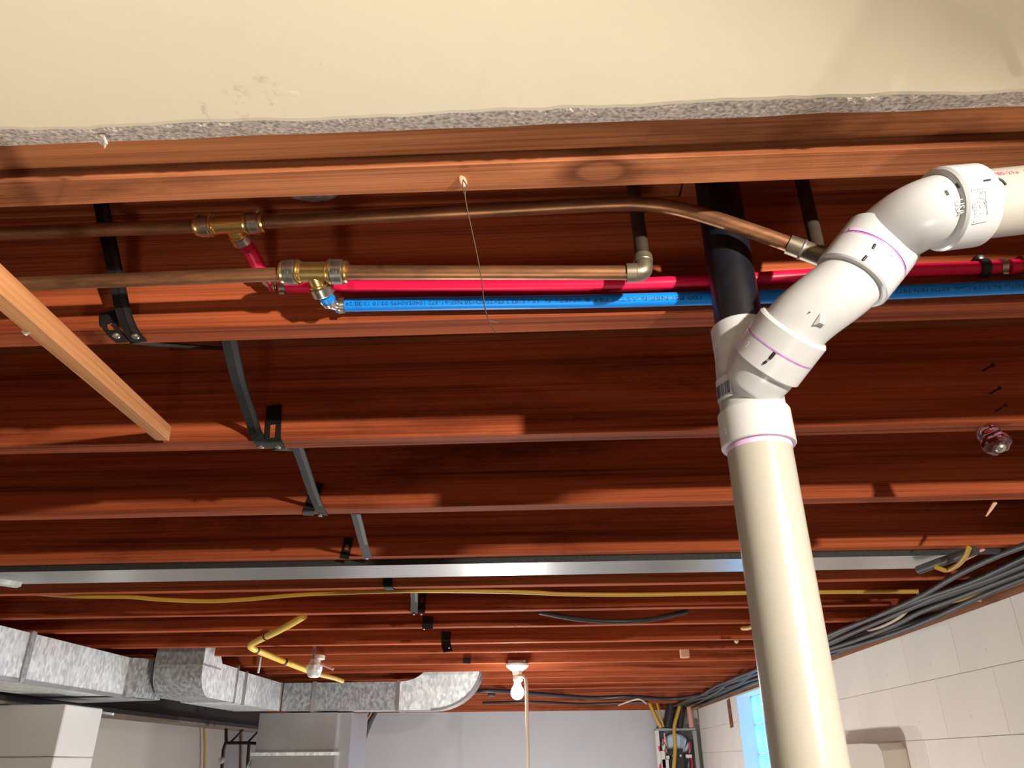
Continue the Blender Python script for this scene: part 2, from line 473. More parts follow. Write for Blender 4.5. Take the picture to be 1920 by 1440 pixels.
M['panelgrey'] = simple('panel_grey', (.30, .31, .32), .45, .3)
M['panelwhite'] = simple('panel_white', (.66, .65, .62), .5)
M['panelblue'] = simple('pale_blue_plastic', (.42, .55, .68), .45)
M['knot'] = simple('screw_zinc', (.42, .41, .37), .35, .85)
M['putty'] = simple('putty_scrap', (.62, .36, .24), .8)
def glass(name, col, rough=.05, trans=1.0):
    m, t, N, L, b = nt(name)
    b.inputs['Base Color'].default_value = (*col, 1); b.inputs['Roughness'].default_value = rough
    b.inputs['Transmission Weight'].default_value = trans; b.inputs['IOR'].default_value = 1.5
    return m
M['amethyst'] = glass('purple_glass', (.50, .24, .30), .04)
def glassblock():
    m, t, N, L, b = nt('frosted_glass_block')
    tr = N.new('ShaderNodeBsdfTranslucent'); tr.inputs['Color'].default_value = (.72, .96, 1.0, 1)
    gl = N.new('ShaderNodeBsdfGlossy'); gl.inputs['Roughness'].default_value = .2
    mx = N.new('ShaderNodeMixShader'); mx.inputs[0].default_value = .08
    L.new(tr.outputs[0], mx.inputs[1]); L.new(gl.outputs[0], mx.inputs[2])
    tc = N.new('ShaderNodeTexCoord'); w = N.new('ShaderNodeTexWave'); w.bands_direction = 'Y'; w.inputs['Scale'].default_value = 12; w.inputs['Distortion'].default_value = 3
    L.new(tc.outputs['Object'], w.inputs['Vector'])
    bp = N.new('ShaderNodeBump'); bp.inputs['Strength'].default_value = .4; bp.inputs['Distance'].default_value = .004
    L.new(w.outputs['Fac'], bp.inputs['Height']); L.new(bp.outputs['Normal'], tr.inputs['Normal']); L.new(bp.outputs['Normal'], gl.inputs['Normal'])
    L.new(mx.outputs[0], N['Material Output'].inputs['Surface'])
    return m
M['glassblock'] = glassblock()
def emitter(name, col, s):
    m, t, N, L, b = nt(name)
    b.inputs['Base Color'].default_value = (*col, 1)
    b.inputs['Emission Color'].default_value = (*col, 1); b.inputs['Emission Strength'].default_value = s
    return m
M['bulb'] = emitter('lit_bulb', (1.0, 1.0, .97), 40)

# ------------------------------------------------------------------ structure
XL, XR, YN, YB = -3.0, 1.36, -3.0, 7.75     # left, right, near and far room walls
HJ = 0.462                                   # joist bottoms above the camera
ZA = 0.500                                   # header bottoms above the camera
ZS = 0.630                                   # subfloor above the camera
JX0, JX1 = XL, XR + .05
WT = 0.425                                   # top of the block wall

MB().box((XL - .3, YN - .3, -.1), (XR + .6, YB + .3, 0)).build('floor', M['floor'], label='grey concrete basement floor below the frame', kind='structure')
MB().box((XL - .2, YB, 0), (XR + .5, YB + .2, CZ + WT)).build('wall_back', M['greywall'], label='grey painted far wall behind the hanging bulb', kind='structure')
MB().box((XL - .2, YN, 0), (XL, YB, CZ + WT + .04)).build('wall_left', M['beigewall'], label='beige painted wall behind the steel beam', kind='structure')
MB().box((XL - .2, YN - .2, 0), (XR + .5, YN, CZ + ZS)).build('wall_front', M['bounce_cut'], label='wall behind the photographer, darkened to cut bounce light', kind='structure')

# subfloor planks over the joists (boards run across the joists)
sub = thing('ceiling', W(-.8, 3.5, ZS), 'red-brown subfloor boards seen up between the joists', None, kind='structure')
bw = .19
y = -3.0
MBp = None
def plank(x0, x1, y0, y1, z):
    m = MB().box((x0 + .001, y0 + .0012, CZ + z), (x1 - .001, y1 - .0012, CZ + z + .02), .0015)
    return m.build('plank', M['deck'], sub)
y = .50; k = 0
while y < YB:
    cut = [-.25, .18, -1.1, -.62, .75][k % 5]
    plank(XL, cut, y, y + bw, ZS + random.uniform(0, .0015)); plank(cut, XR + .4, y, y + bw, ZS + random.uniform(0, .0015))
    y += bw; k += 1
MB().box((XL - .2, YN - .2, CZ + ZS + .022), (XR + .5, YB + .2, CZ + ZS + .06)).build('floor_above', M['deck'], sub)

# right wall of painted blocks with a glass block window opening
WY0, WY1, WZ0 = 4.86, 6.06, -.52            # window opening
wr = thing('wall_right', (XR, 3.5, CZ - .4), 'off-white painted concrete block wall on the right', None, kind='structure')
core = MB()
core.box((XR + .006, YN, 0), (XR + .19, WY0, CZ + WT)).box((XR + .006, WY1, 0), (XR + .19, YB, CZ + WT)).box((XR + .006, WY0, 0), (XR + .19, WY1, CZ + WZ0))
core.build('mortar', M['mortar'], wr)
lower = MB().box((XR, YN, 0), (XR + .01, YB, CZ - .52)); lower.build('lower_courses', M['block'], wr)
MB().box((XR - .004, YN, 0), (XR + .012, .8, CZ + WT)).build('bounce_cut_panel', M['bounce_cut'], wr)  # dark panel added over the near wall to cut its bounce light
zs = [(-.51, -.318), (-.318, -.128), (-.128, .062), (.062, .252), (.252, WT)]
for ci, (z0, z1) in enumerate(zs):
    yy = .8 - (.195 if ci % 2 else 0)
    while yy < YB:
        a, b_ = max(yy, .8), min(yy + .39, YB)
        for (p, q) in ([(a, min(b_, WY0)), (max(a, WY1), b_)] if z0 > WZ0 - .05 else [(a, b_)]):
            if q - p > .02:
                MB().cbox((XR - random.uniform(0, .0012), p + .0003, CZ + z0 + .0007), (XR + .03, q - .0003, CZ + z1 - .0007), .0011).build('block', M['block'], wr)
        yy += .39

# sill plate on the block wall
MB().box((XR - .004, .2, CZ + WT), (XR + .13, YB, CZ + HJ)).build('trim_1', M['sill'], label='rough brown wooden sill plate along the top of the block wall', kind='structure')
MB().box((XL, YB - .03, CZ + WT), (XR, YB + .12, CZ + ZS)).build('trim_2', M['joist'], label='brown rim board on top of the far wall', kind='structure')
MB().box((XR + .10, YN, CZ + HJ), (XR + .14, YB, CZ + ZS)).build('trim_3', M['joist'], label='rim board above the right-hand sill plate', kind='structure')
MB().box((XR + .0, YN, CZ + WT - .01), (XR + .14, .2, CZ + ZS)).build('trim_4', M['sill'], label='rim board beside the drywall ceiling', kind='structure')
MB().box((XL - .15, YN, CZ + WT), (XL - .0, YB, CZ + ZS)).build('trim_5', M['joist'], label='rim board on top of the beige wall', kind='structure')

# glass block window
win = thing('window_1', (XR + .12, (WY0 + WY1) / 2, CZ + WZ0), 'glass block window glowing blue with daylight in the right wall', None, kind='structure')
GX = XR + .10
ncol = 6; cw = (WY1 - WY0) / ncol; nr = 5; rh = (WT - .01 - WZ0) / nr
for i in range(ncol):
    for j in range(nr):
        y0 = WY1 - (i + 1) * cw; z1 = CZ + WT - .012 - j * rh
        MB().cbox((GX, y0 + .004, z1 - rh + .004), (GX + .07, y0 + cw - .004, z1 - .004), .008).build('glass_block', M['glassblock'], win)
fr = MB()
for i in range(ncol + 1):
    yv = WY0 + i * cw
    fr.box((GX + .012, yv - .004, CZ + WZ0), (GX + .06, yv + .004, CZ + WT))
for j in range(nr + 1):
    zv = CZ + WT - .012 - j * rh
    fr.box((GX + .012, WY0, zv - .004), (GX + .06, WY1, zv + .004))
fr.build('mortar_joint', M['mortar'], win)
rv = MB()
rv.box((XR - .003, WY1 - .012, CZ + WZ0), (XR + .098, WY1 - .001, CZ + WT)).box((XR - .003, WY0 + .001, CZ + WZ0), (XR + .098, WY0 + .012, CZ + WT)).box((XR - .003, WY0 + .012, CZ + WT - .012), (XR + .098, WY1 - .012, CZ + WT - .001))
rv.build('window_reveal', M['panelwhite'], win)

# ------------------------------------------------------------------ joists
def timber(name, x0, x1, y0, y1, z0, z1, mat, label, group=None, cat='joist', wob=.0012, seed=0, c=.0018, knotfix=None):
    m = MB(); nseg = 46
    vs = []; fs = []
    pr0 = [(y0 + c, z0), (y1 - c, z0), (y1, z0 + c), (y1, z1), (y0, z1), (y0, z0 + c)]
    for i in range(nseg + 1):
        x = x0 + (x1 - x0) * i / nseg
        for k, (yy, zz) in enumerate(pr0):
            dy = noise.noise(Vector((x * 3.1, seed * 3.3, k * .7))) * wob
            dz = noise.noise(Vector((x * 2.3, seed * 5.1 + 9, k * .4))) * wob if zz < z0 + .01 else 0
            vs.append((x, yy + dy, zz + dz))
    n = len(pr0)
    for i in range(nseg):
        for k in range(n):
            k2 = (k + 1) % n
            fs.append((i * n + k, i * n + k2, i * n + n + k2, i * n + n + k))
    fs += [tuple(range(n)), tuple(nseg * n + k for k in range(n))]
    m.add(vs, fs)
    return m.build(name, mat, None, label, cat, group)

G_J = 'floor joists'
# header pair next to the drywall
knot_px = P(1125, 322, Z=ZA)
xm = (JX0 + JX1) / 2
hdr2_y0, hdr2_y1 = .5495, .588
zmid = CZ + (ZA + ZS) / 2
M['hdr2'] = wood('header_wood_knot', (.56, .205, .088), (.22, .066, .025), seed=5.9, stain=.85, ring=26,
                 knots=[(knot_px.x - xm, knot_px.y - (hdr2_y0 + hdr2_y1) / 2, CZ + ZA - zmid, .012)])
timber('header_board', JX0, JX1, .507, .5440, CZ + ZA + .007, CZ + ZS, M['plate'], 'reddish header board right behind the torn drywall edge', 'header boards', 'board', seed=31)
timber('header_board', JX0, JX1, hdr2_y0, hdr2_y1, CZ + ZA, CZ + ZS, M['hdr2'], 'header board with an oval knot and a hanging wire', 'header boards', 'board', seed=32)
backs = [.7995, 1.1529, 1.5218, 1.9213, 2.2943, 2.7053, 3.0411, 3.4803, 3.7859, 4.2408, 4.6061, 5.02, 5.42, 5.83, 6.23, 6.64, 7.05, 7.45]
ordn = ['first', 'second', 'third', 'fourth', 'fifth', 'sixth', 'seventh', 'eighth', 'ninth', 'tenth', 'eleventh', 'twelfth', 'thirteenth', 'fourteenth', 'fifteenth', 'sixteenth', 'seventeenth', 'eighteenth']
extra = {0: 'carrying the red and blue pipes', 1: 'with a purple glass knob under it', 2: 'behind the one with the glass knob', 3: 'just before the flat metal duct', 4: 'just past the flat metal duct'}
for i, yb in enumerate(backs):
    lab = ordn[i] + ' floor joist back from the header boards' + ((', ' + extra[i]) if i in extra else '')
    timber('floor_joist', JX0, JX1, yb - .0365, yb, CZ + HJ, CZ + ZS, M['joist'], lab, G_J, seed=i)

# ------------------------------------------------------------------ drywall ceiling with torn edge
DZ = ZA + .005 - .0127                        # painted face
dcx, dcy = (XL + XR) / 2, (YN + .49) / 2
spots = []
for (px, py, r) in ((440, 170, .012), (452, 185, .010), (490, 155, .010), (380, 205, .016), (460, 212, .014), (515, 200, .012), (510, 170, .014), (1560, 160, .002), (600, 120, .0025), (130, 38, .004)):
    q = P(px, py, Z=DZ)
    spots.append((q.x, q.y, q.z, r))
def edge_y(x):                                # upper lip of the torn edge, wanders a little
    return .4800 + .004 * noise.noise(Vector((x * 9, 3.3, 0))) + .0022 * noise.noise(Vector((x * 45, 1.3, 0)))
m = MB()
NX = 420
X0d, X1d = XL, XR
xs = [X0d + (-.75 - X0d) * i / 20 for i in range(20)] + [-.75 + 1.5 * i / NX for i in range(NX)] + [.75 + (X1d - .75) * i / 10 for i in range(11)]
vs = []; fs = []
for x in xs:
    e = edge_y(x)
    vs += [(x, YN, CZ + DZ), (x, e - .05, CZ + DZ), (x, e - .004, CZ + DZ), (x, e, CZ + DZ + .0006)]
for i in range(len(xs) - 1):
    for k in range(3):
        fs.append((i * 4 + k, i * 4 + k + 1, i * 4 + 5 + k, i * 4 + 4 + k))
m.add(vs, fs)
m.box((X0d, YN, CZ + DZ + .004), (X1d, .484, CZ + DZ + .0125))
dw = m.build('ceiling_drywall', painted('cream_painted_drywall', (.80, .715, .545), spots=[(a - 0, b_ - 0, c_ - 0, r) for a, b_, c_, r in spots], bump=.10, bscale=55), None,
             'cream painted drywall ceiling with smudges near its torn edge', None, None, 'structure', origin=(0, 0, 0))
# ragged paper and gypsum along the cut
m = MB(); vs = []; fs = []
ny = 7
for i, x in enumerate(xs):
    e = edge_y(x)
    y1 = .5065 + .0016 * noise.noise(Vector((x * 14, 8.1, 0)))
    for j in range(ny):
        t = j / (ny - 1)
        zz = DZ + .0006 + .0095 * t ** 1.3
        if 0 < j < ny - 1: zz += .0022 * noise.noise(Vector((x * 120, t * 9, 2.2)))
        vs.append((x, e + (y1 - e) * t, CZ + zz))
for i in range(len(xs) - 1):
    for j in range(ny - 1):
        fs.append((i * ny + j, i * ny + j + 1, (i + 1) * ny + j + 1, (i + 1) * ny + j))
m.add(vs, fs)
m.build('torn_edge', M['gypsum'], dw, 'rough grey torn plasterboard edge')
# flap of torn paper, paint blister
q = P(192, 258, Z=DZ)
MB().add([q + Vector(v) for v in ((-.006, -.004, 0), (.005, -.005, -.002), (.006, .001, -.006), (.002, .004, -.009), (-.004, .002, -.003))], [(0, 1, 2, 3, 4)]).build('paper_flap', M['gypsum'], dw)
q = P(550, 176, Z=DZ)
m = MB(); m.lathe(q + Vector((0, 0, .0012)), (0, 0, -1), [(0, .0045), (.0010, .004), (.0013, .002)], 16, fl=lambda a: 1 + .9 * abs(math.sin(a)) ** 2)
m.build('paint_blister', dw.data.materials[0], dw)

# shallow second layer of drywall in the upper right corner, and an unseen panel added outside the frame to shade it
sp = [P(1780, 0, Z=DZ - .0015), P(1880, 40, Z=DZ - .0015), P(1920, 130, Z=DZ - .0015)]
pl = [Vector((sp[0].x - .25, sp[0].y - .105, sp[0].z)), sp[1], sp[2].copy(), Vector((1.0, .42, sp[0].z)), Vector((1.0, .0, sp[0].z)), Vector((.3, .0, sp[0].z))]
n = len(pl)
MB().add(pl + [p + Vector((0, 0, .0014)) for p in pl], [tuple(range(n)), tuple(range(2 * n - 1, n - 1, -1))] + [(i, (i + 1) % n, (i + 1) % n + n, i + n) for i in range(n)]).build('trim_6', simple('cream_paint', (.80, .715, .545), .55), label='thin extra layer of cream drywall in the upper right corner', kind='structure')
S1, S2 = P(1600, 0, Z=DZ), P(1920, 160, Z=DZ)
k = 1.36
E1, E2 = KEY + (S1 - KEY) / k, KEY + (S2 - KEY) / k
dd = (E2 - E1).normalized()
A_, B_ = E1 - dd * 1.2, E1 + dd * .85
nn = Vector((-dd.y, dd.x, 0)) * .02
pl = [A_ + nn, B_ + nn, B_ - nn, A_ - nn]
top = [Vector((p.x, p.y, CZ + DZ)) for p in pl]
MB().add(pl + top, [(0, 1, 2, 3), (7, 6, 5, 4)] + [(i, (i + 1) % 4, (i + 1) % 4 + 4, i + 4) for i in range(4)]).build('shadow_panel', bpy.data.materials['cream_paint'], label='unseen panel added beside the photographer to shade the ceiling corner', kind='structure')

# ------------------------------------------------------------------ white PVC drain stack
def bez(a, b, c, d, n=18):
    return [a * (1 - t) ** 3 + b * 3 * t * (1 - t) ** 2 + c * 3 * t * t * (1 - t) + d * t ** 3 for t in [i / n for i in range(n + 1)]]
STK = P(1424, 845, Y=.695)
SX, SY = STK.x, STK.y
VIEW = lambda p: (Vector((0, 0, CZ)) - Vector(p)).normalized()
stack = MB()
stack.sweep([(SX, SY, 0), (SX, SY, CZ + .285)], .0302, 40)
stack_o = stack.build('drain_pipe', M['pvcpipe'], None, 'tall cream white plastic drain pipe standing upright at the right', 'pipe', 'white plastic drain pipes', origin=(SX, SY, 0))
def marks(parent, lst, mat=None, name='marker_tick', rad=.0016):
    for pts in lst:
        MB().sweep(pts, [rad * .8] + [rad] * (len(pts) - 2) + [rad * .8] if len(pts) > 2 else rad, 8).build(name, mat or M['marker'], parent)
def ring(p, d, r, w, mat, parent, name, label=None):
    m = MB(); d = Vector(d).normalized()
    m.lathe(Vector(p) - d * w / 2, d, [(0, r - .0006), (0, r), (w, r), (w, r - .0006)], 40)
    return m.build(name, mat, parent, label)
ring((SX, SY, CZ + .2655), (0, 0, 1), .0304, .005, M['lilac'], stack_o, 'primer_ring', 'lilac primer smear just below the fitting')

def on_surf(px, py, c, d, r):
    """point where the view ray through a photo pixel meets the cylinder (axis point c, direction d, radius r)"""
    o = Vector((0, 0, CZ)); u = ray(px, py).normalized(); d = Vector(d).normalized()
    w0 = o - Vector(c)
    a = u - d * u.dot(d); b = w0 - d * w0.dot(d)
    A = a.dot(a); B = 2 * a.dot(b); C = b.dot(b) - r * r
    D = B * B - 4 * A * C
    t = (-B - math.sqrt(max(D, 0))) / (2 * A)
    return o + u * t

# wye: lower hub, blended body, upper hub, branch hub
J = Vector((SX, SY, CZ + .318))
J1 = P(1463, 650, d=.726)
J2 = P(1628, 486, d=.704)
EH = P(1793, 389, d=.674)
EP = P(1960, 371, d=.688)
bdir = Vector((.50, -.68, .55)).normalized()
d2 = Vector((.66, -.14, .74)).normalized()
wye = thing('wye_fitting', (SX, SY, CZ + .268), 'white plastic wye fitting joining the stack, black pipe and angled branch', 'pipe fitting', 'white plastic drain fittings')
body = MB()
body.lathe((SX, SY, CZ + .300), (0, 0, 1), [(0, .0310), (.03, .0312), (.055, .0300), (.075, .0280), (.085, .0272)], 40)
body.sweep([J1 - bdir * .056, J1 - bdir * .048, J1 - bdir * .03, J1 - bdir * .012], [.018, .0275, .0308, .0312], 40)
# blend the two tubes into one skin
me = bpy.data.meshes.new('wye_tmp')
me.from_pydata(body.v, [], body.f)
bm = bmesh.new(); bm.from_mesh(me); bmesh.ops.remove_doubles(bm, verts=bm.verts[:], dist=1e-5); bmesh.ops.recalc_face_normals(bm, faces=bm.faces[:]); bm.to_mesh(me); bm.free()
to = bpy.data.objects.new('wye_tmp', me); COL.objects.link(to)
md = to.modifiers.new('r', 'REMESH'); md.mode = 'VOXEL'; md.voxel_size = .0013; md.use_smooth_shade = True
ms = to.modifiers.new('s', 'SMOOTH'); ms.iterations = 14; ms.factor = .6
dg = bpy.context.evaluated_depsgraph_get(); dg.update()
ev = bpy.data.meshes.new_from_object(to.evaluated_get(dg))
bd = MB(); bd.add([v.co.copy() for v in ev.vertices], [tuple(p.vertices) for p in ev.polygons], True)
bpy.data.objects.remove(to)
bd.build('wye_body', M['pvc'], wye)
H = .0347
MB().lathe((SX, SY, CZ + .268), (0, 0, 1), [(0, .0305), (0, H - .0008), (.001, H), (.034, H - .0003), (.0375, .0325), (.040, .031)], 44).build('lower_hub', M['pvc'], wye)
MB().lathe((SX, SY, CZ + .362), (0, 0, 1), [(0, .026), (.001, .0290), (.036, .0295), (.0375, .0286), (.0375, .0248), (.028, .0246)], 44).build('upper_hub', M['pvc'], wye)
MB().lathe(J1, -bdir, [(0, .0305), (0, H - .0006), (.0008, H), (.022, H - .0002), (.0240, .0320), (.0245, .0305)], 44).build('branch_hub', M['pvc'], wye)
ring((SX, SY, CZ + .2688), (0, 0, 1), .0309, .0022, M['purple'], wye, 'primer_ring', 'purple primer line at the lower joint')
# barcode sticker on the left flank of the wye
c0 = Vector((SX, SY, CZ + .33)); dz = Vector((0, 0, 1))
def cylpt(ang, z, r): return Vector((SX + r * math.cos(ang), SY + r * math.sin(ang), z))
ctr = on_surf(1355, 728, c0, dz, .0335)
ca = math.atan2(ctr.y - SY, ctr.x - SX); zc = ctr.z
rs = .0342
m = MB(); vs = []; fs = []
for i in range(9):
    a = ca - .34 + .68 * i / 8
    vs += [cylpt(a, zc - .012, rs), cylpt(a, zc + .012, rs - .0005)]
for i in range(8): fs.append((i * 2, i * 2 + 2, i * 2 + 3, i * 2 + 1))
m.add(vs, fs)
stk = m.build('barcode_sticker', M['pvc'], wye)
m = MB(); a = ca - .30
while a < ca + .30:
    w = random.choice([.012, .02, .03])
    m.add([cylpt(a, zc - .008, rs + .0003), cylpt(a + w, zc - .008, rs + .0003), cylpt(a + w, zc + .005, rs - .0001), cylpt(a, zc + .005, rs - .0001)], [(0, 1, 2, 3)])
    a += w + random.choice([.012, .02, .028])
m.build('barcode', M['ink'], stk)
# raised size marks
def stamp(txt, size, px, py, c, d, r, parent, mat, ang=0, name='moulded_mark', length=None, lift=.0005, flipdir=1):
    p = on_surf(px, py, c, d, r); d = Vector(d).normalized(); ax = Vector(c) + d * (p - Vector(c)).dot(d)
    n = (p - ax).normalized()
    u = Matrix.Rotation(R(ang), 3, n) @ d
    b = n.cross(u)
    vs, fs = text_mesh(txt, size)
    x0 = min(v.x for v in vs); x1 = max(v.x for v in vs); y0 = min(v.y for v in vs); y1 = max(v.y for v in vs)
    out = []
    for v in vs:
        q = p + u * (v.x - (x0 + x1) / 2) + b * (v.y - (y0 + y1) / 2)
        h = q - Vector(c); al = d * h.dot(d); rr = (h - al).normalized()
        out.append(Vector(c) + al + rr * (r + lift))
    return MB().add(out, fs).build(name, mat, parent)
M['emboss'] = simple('pvc_raised_mark', (.78, .78, .77), .3)
M['emboss_d'] = simple('pvc_moulded_shade', (.50, .50, .495), .35)
stamp('1½', .008, 1341, 650, (SX, SY, CZ + .38), (0, 0, 1), .0295, wye, M['emboss'], ang=-90)
stamp('2', .008, 1361, 808, (SX, SY, CZ + .285), (0, 0, 1), H, wye, M['emboss'], ang=-90)
stamp('2', .008, 1402, 646, J1 - bdir * .01, bdir, H, wye, M['emboss'], ang=-90)
def tick(px0, py0, px1, py1, c, d, r, parent, rad=.0013):
    a = on_surf(px0, py0, c, d, r); b = on_surf(px1, py1, c, d, r); mid = on_surf((px0 + px1) / 2, (py0 + py1) / 2, c, d, r)
    MB().sweep([a, mid, b], [rad * .8, rad, rad * .9], 8).build('marker_tick', M['marker'], parent)
tick(1431, 682, 1438, 677, J1 - bdir * .01, bdir, H, wye)
MB().sweep([on_surf(1424, 813, (SX, SY, CZ + .26), (0, 0, 1), .0305), on_surf(1417, 814, (SX, SY, CZ + .26), (0, 0, 1), .0305)], .001, 8).build('primer_drip', M['purple'], stack_o)

# short offset fitting between the wye and the upper elbow
d12 = (J2 - J1).normalized(); L12 = (J2 - J1).length
bend = thing('offset_fitting', J1, 'short straight white fitting between the wye and the upper elbow', 'pipe fitting', 'white plastic drain fittings')
MB().lathe(J1, bdir, [(0, .0305), (0, H - .0006), (.0008, H), (.020, H + .0004), (.022, H - .001), (.0228, .0315)], 44).build('lower_hub', M['pvc'], bend)
b0 = J1 + bdir * .014; b1 = J2 - d2 * .016
hm = (b1 - b0).length * .38
bpath = bez(b0, b0 + bdir * hm, b1 - d2 * hm, b1)
MB().sweep(bpath, .0300, 44, cap=False).build('fitting_body', M['pvc'], bend)
jm = bpath[9]; d12 = (bpath[10] - bpath[8]).normalized()
MB().lathe(J2, -d2, [(0, .0305), (0, H - .0004), (.0008, H + .0003), (.027, H), (.0285, H - .0012), (.029, .031)], 44).build('upper_hub', M['pvc'], bend)
ring(J1, bdir, H + .0002, .0014, M['purple'], bend, 'glue_joint', 'dark glued joint line')
ring(J2, d2, H + .0004, .0020, M['purple'], bend, 'primer_ring', 'purple primer line at the upper joint')
# moulded gate mark on the body
gp = on_surf(1540, 598, jm, d12, .0300); gn = (gp - jm); gn = (gn - d12 * gn.dot(d12)).normalized(); gt = d12.cross(gn)
MB().add([gp + gt * x + d12 * y + gn * z for x, y, z in ((-.005, .003, .0003), (.007, -.001, .0003), (.000, -.009, .0003), (.003, .002, .0028), (.006, -.001, .0022), (.001, -.003, .003))],
         [(0, 1, 4, 3), (1, 2, 5, 4), (2, 0, 3, 5), (3, 4, 5)]).build('mould_gate', M['pvc'], bend)
tick(1443, 673, 1453, 661, J1 + bdir * .01, bdir, H, bend, .0017)
tick(1617, 489, 1625, 480, J2 - d2 * .01, d2, H, bend, .0014)
tick(1519, 585, 1517, 586, jm, d12, .0300, bend, .0006)

# 45 degree elbow
pd = (EP - EH).normalized()
# tangent-continuous arc from d2 at J2 to pd at EH
c1 = J2 + d2 * .034; c2 = EH - pd * .030
a0 = J2 + d2 * .012; a1 = EH - pd * .010
elb = thing('elbow_fitting', J2, 'white 45 degree plastic elbow turning into the level pipe', 'pipe fitting', 'white plastic drain fittings')
hl = (a1 - a0).length * .40
path = bez(a0, a0 + d2 * hl, a1 - pd * hl, a1)
MB().sweep(path, .0302, 44, cap=False).build('elbow_body', M['pvc'], elb)
MB().lathe(J2, d2, [(0, .0305), (0, H - .0004), (.0008, H + .0003), (.023, H + .0005), (.0255, H - .0015), (.026, .0315)], 44).build('lower_hub', M['pvc'], elb)
h0 = EH - pd * .0165
MB().lathe(h0, pd, [(-.0030, .0300), (-.0022, H - .0004), (.000, H + .0018), (.031, H + .0016), (.0325, H + .0006), (.0325, .0305)], 44).build('upper_hub', M['pvc'], elb)
he = h0 + pd * .0325
ring(he, pd, .0311, .0016, M['purple'], elb, 'primer_ring', 'purple primer line where the level pipe enters')
# primer smear above the joint
m = MB(); vs = []; fs = []
pa = on_surf(1585, 445, J2, d2, H + .0004); pb = on_surf(1684, 522, J2, d2, H + .0004)
NN = 26
for i in range(NN + 1):
    t = i / NN
    s_ = on_surf(1583 + (1683 - 1583) * t + 14 * math.sin(math.pi * t), 444 + (526 - 444) * t - 14 * math.sin(math.pi * t), J2, d2, H + .0004)
    h = s_ - J2; rr = (h - d2 * h.dot(d2)).normalized()
    wv = .0035 + .003 * noise.noise(Vector((t * 5, 1, 1)))
    vs += [J2 + d2 * .0008 + rr * (H + .0009), J2 + d2 * (.0008 + wv) + rr * (H + .0009)]
for i in range(NN): fs.append((i * 2, i * 2 + 2, i * 2 + 3, i * 2 + 1))
m.add(vs, fs).build('primer_smear', M['lilac'], elb)
tick(1636, 467, 1641, 458, J2 + d2 * .01, d2, H, elb, .0013)
stamp('2', .009, 1672, 473, J2 + d2 * .01, d2, H + .0004, elb, M['emboss'], ang=-60)
mid = path[len(path) * 3 // 4]
e_t = (path[14] - path[13]).normalized()
tick(1793, 344, 1799, 352, path[14], e_t, .0303, elb, .0013)
tick(1844, 339, 1857, 337, h0, pd, H + .0018, elb, .0009)
stamp('USA', .0072, 1802, 388, path[15], (path[16] - path[15]), .0304, elb, M['emboss_d'], ang=-92)
# moulded badge on the hub: frame and rows of raised lines
def hubpt(px, py, lift=.0004): 
    p = on_surf(px, py, h0, pd, H + .0018 + lift); return p
for (x0, y0, x1, y1) in ((1822, 355, 1827, 420), (1848, 358, 1852, 402), (1823, 420, 1850, 414), (1826, 356, 1848, 352)):
    MB().sweep([hubpt(x0, y0), hubpt((x0 + x1) / 2, (y0 + y1) / 2), hubpt(x1, y1)], .0004, 6).build('moulded_line', M['emboss_d'], elb)
stamp('PVC 1', .0085, 1842, 378, h0, pd, H + .0018, elb, M['emboss_d'], ang=-85)
stamp('D2665', .0052, 1831, 392, h0, pd, H + .0018, elb, M['emboss_d'], ang=-85)
# level pipe leaving to the right, lettered in red
lp = [he - pd * .02, he + pd * .045, he + pd * .065 + Vector((.012, 0, .001)), he + pd * .065 + Vector((.7, .01, .006))]
lvl = MB().sweep([lp[0]] + bez(lp[1], lp[1] + pd * .02, lp[2], lp[2] + Vector((.03, 0, 0)), 8) + [lp[3]], .0302, 40).build('drain_pipe', M['pvcpipe'], None, 'level white drain pipe with red lettering leaving the frame at right', 'pipe', 'white plastic drain pipes')
tp = on_surf(1893, 324, he, pd, .0302)
ax = he + pd * (tp - he).dot(pd)
wrap_text('D1785-21a   NSF-dwv   2 IN', .0062, .085, ax + pd * .018, pd, tp - ax, .0302, M['redink'], lvl, 'red_lettering', 'small red lettering along the pipe')
for seq in (((1870, 335), (1879, 339), (1886, 347)),):
    pts = [on_surf(a, b_, he, pd, .0303) for a, b_ in seq]
    MB().sweep(pts, .0012, 8).build('marker_tick', M['marker'], lvl)

# black ABS pipe above the wye
MB().sweep([(SX, SY, CZ + .372), (SX, SY, CZ + ZS - .001)], .0241, 36).build('black_drain_pipe', M['abs'], None, 'black plastic pipe rising from the wye into the dark joist bay', 'pipe')

# ------------------------------------------------------------------ copper supply pipes
YC = .690
def tube_thing(name, pts, r, mat, label, cat, group=None, seg=16, parent=None):
    return MB().sweep(pts, r, seg).build(name, mat, parent, label, cat, group)
RC = .0079
cu_lo = [W(-2.9, YC + .01, .478), P(-260, 545, Y=YC), P(30, 533, Y=YC), P(528, 514, Y=YC)]
G_CU = 'copper water pipes'
tube_thing('copper_pipe', cu_lo, RC, M['copper'], 'lower copper pipe left of the brass tee on the blue line', 'pipe', G_CU)
tube_thing('copper_pipe', [P(650, 511, Y=YC), P(1180, 511.5, Y=YC)], RC, M['copper'], 'lower copper pipe between the brass tee and the tarnished elbow', 'pipe', G_CU)
YU = lambda x: .692 - .034 * max(0, min(1, x / 900))
tube_thing('copper_pipe', [W(-2.9, .72, .55), P(-260, 449, Y=.70), P(0, 438, Y=.692), P(372, 424, Y=.680)], RC, M['copper'], 'upper copper pipe left of the brass tee on the red line', 'pipe', G_CU)
bendp = [P(495, 416, Y=.676), P(900, 395.5, Y=.660), P(1130, 383, Y=.655), P(1210, 383, Y=.652), P(1270, 391, Y=.650), P(1330, 407, Y=.648), P(1420, 437, Y=.646), P(1500, 466, Y=.645)]
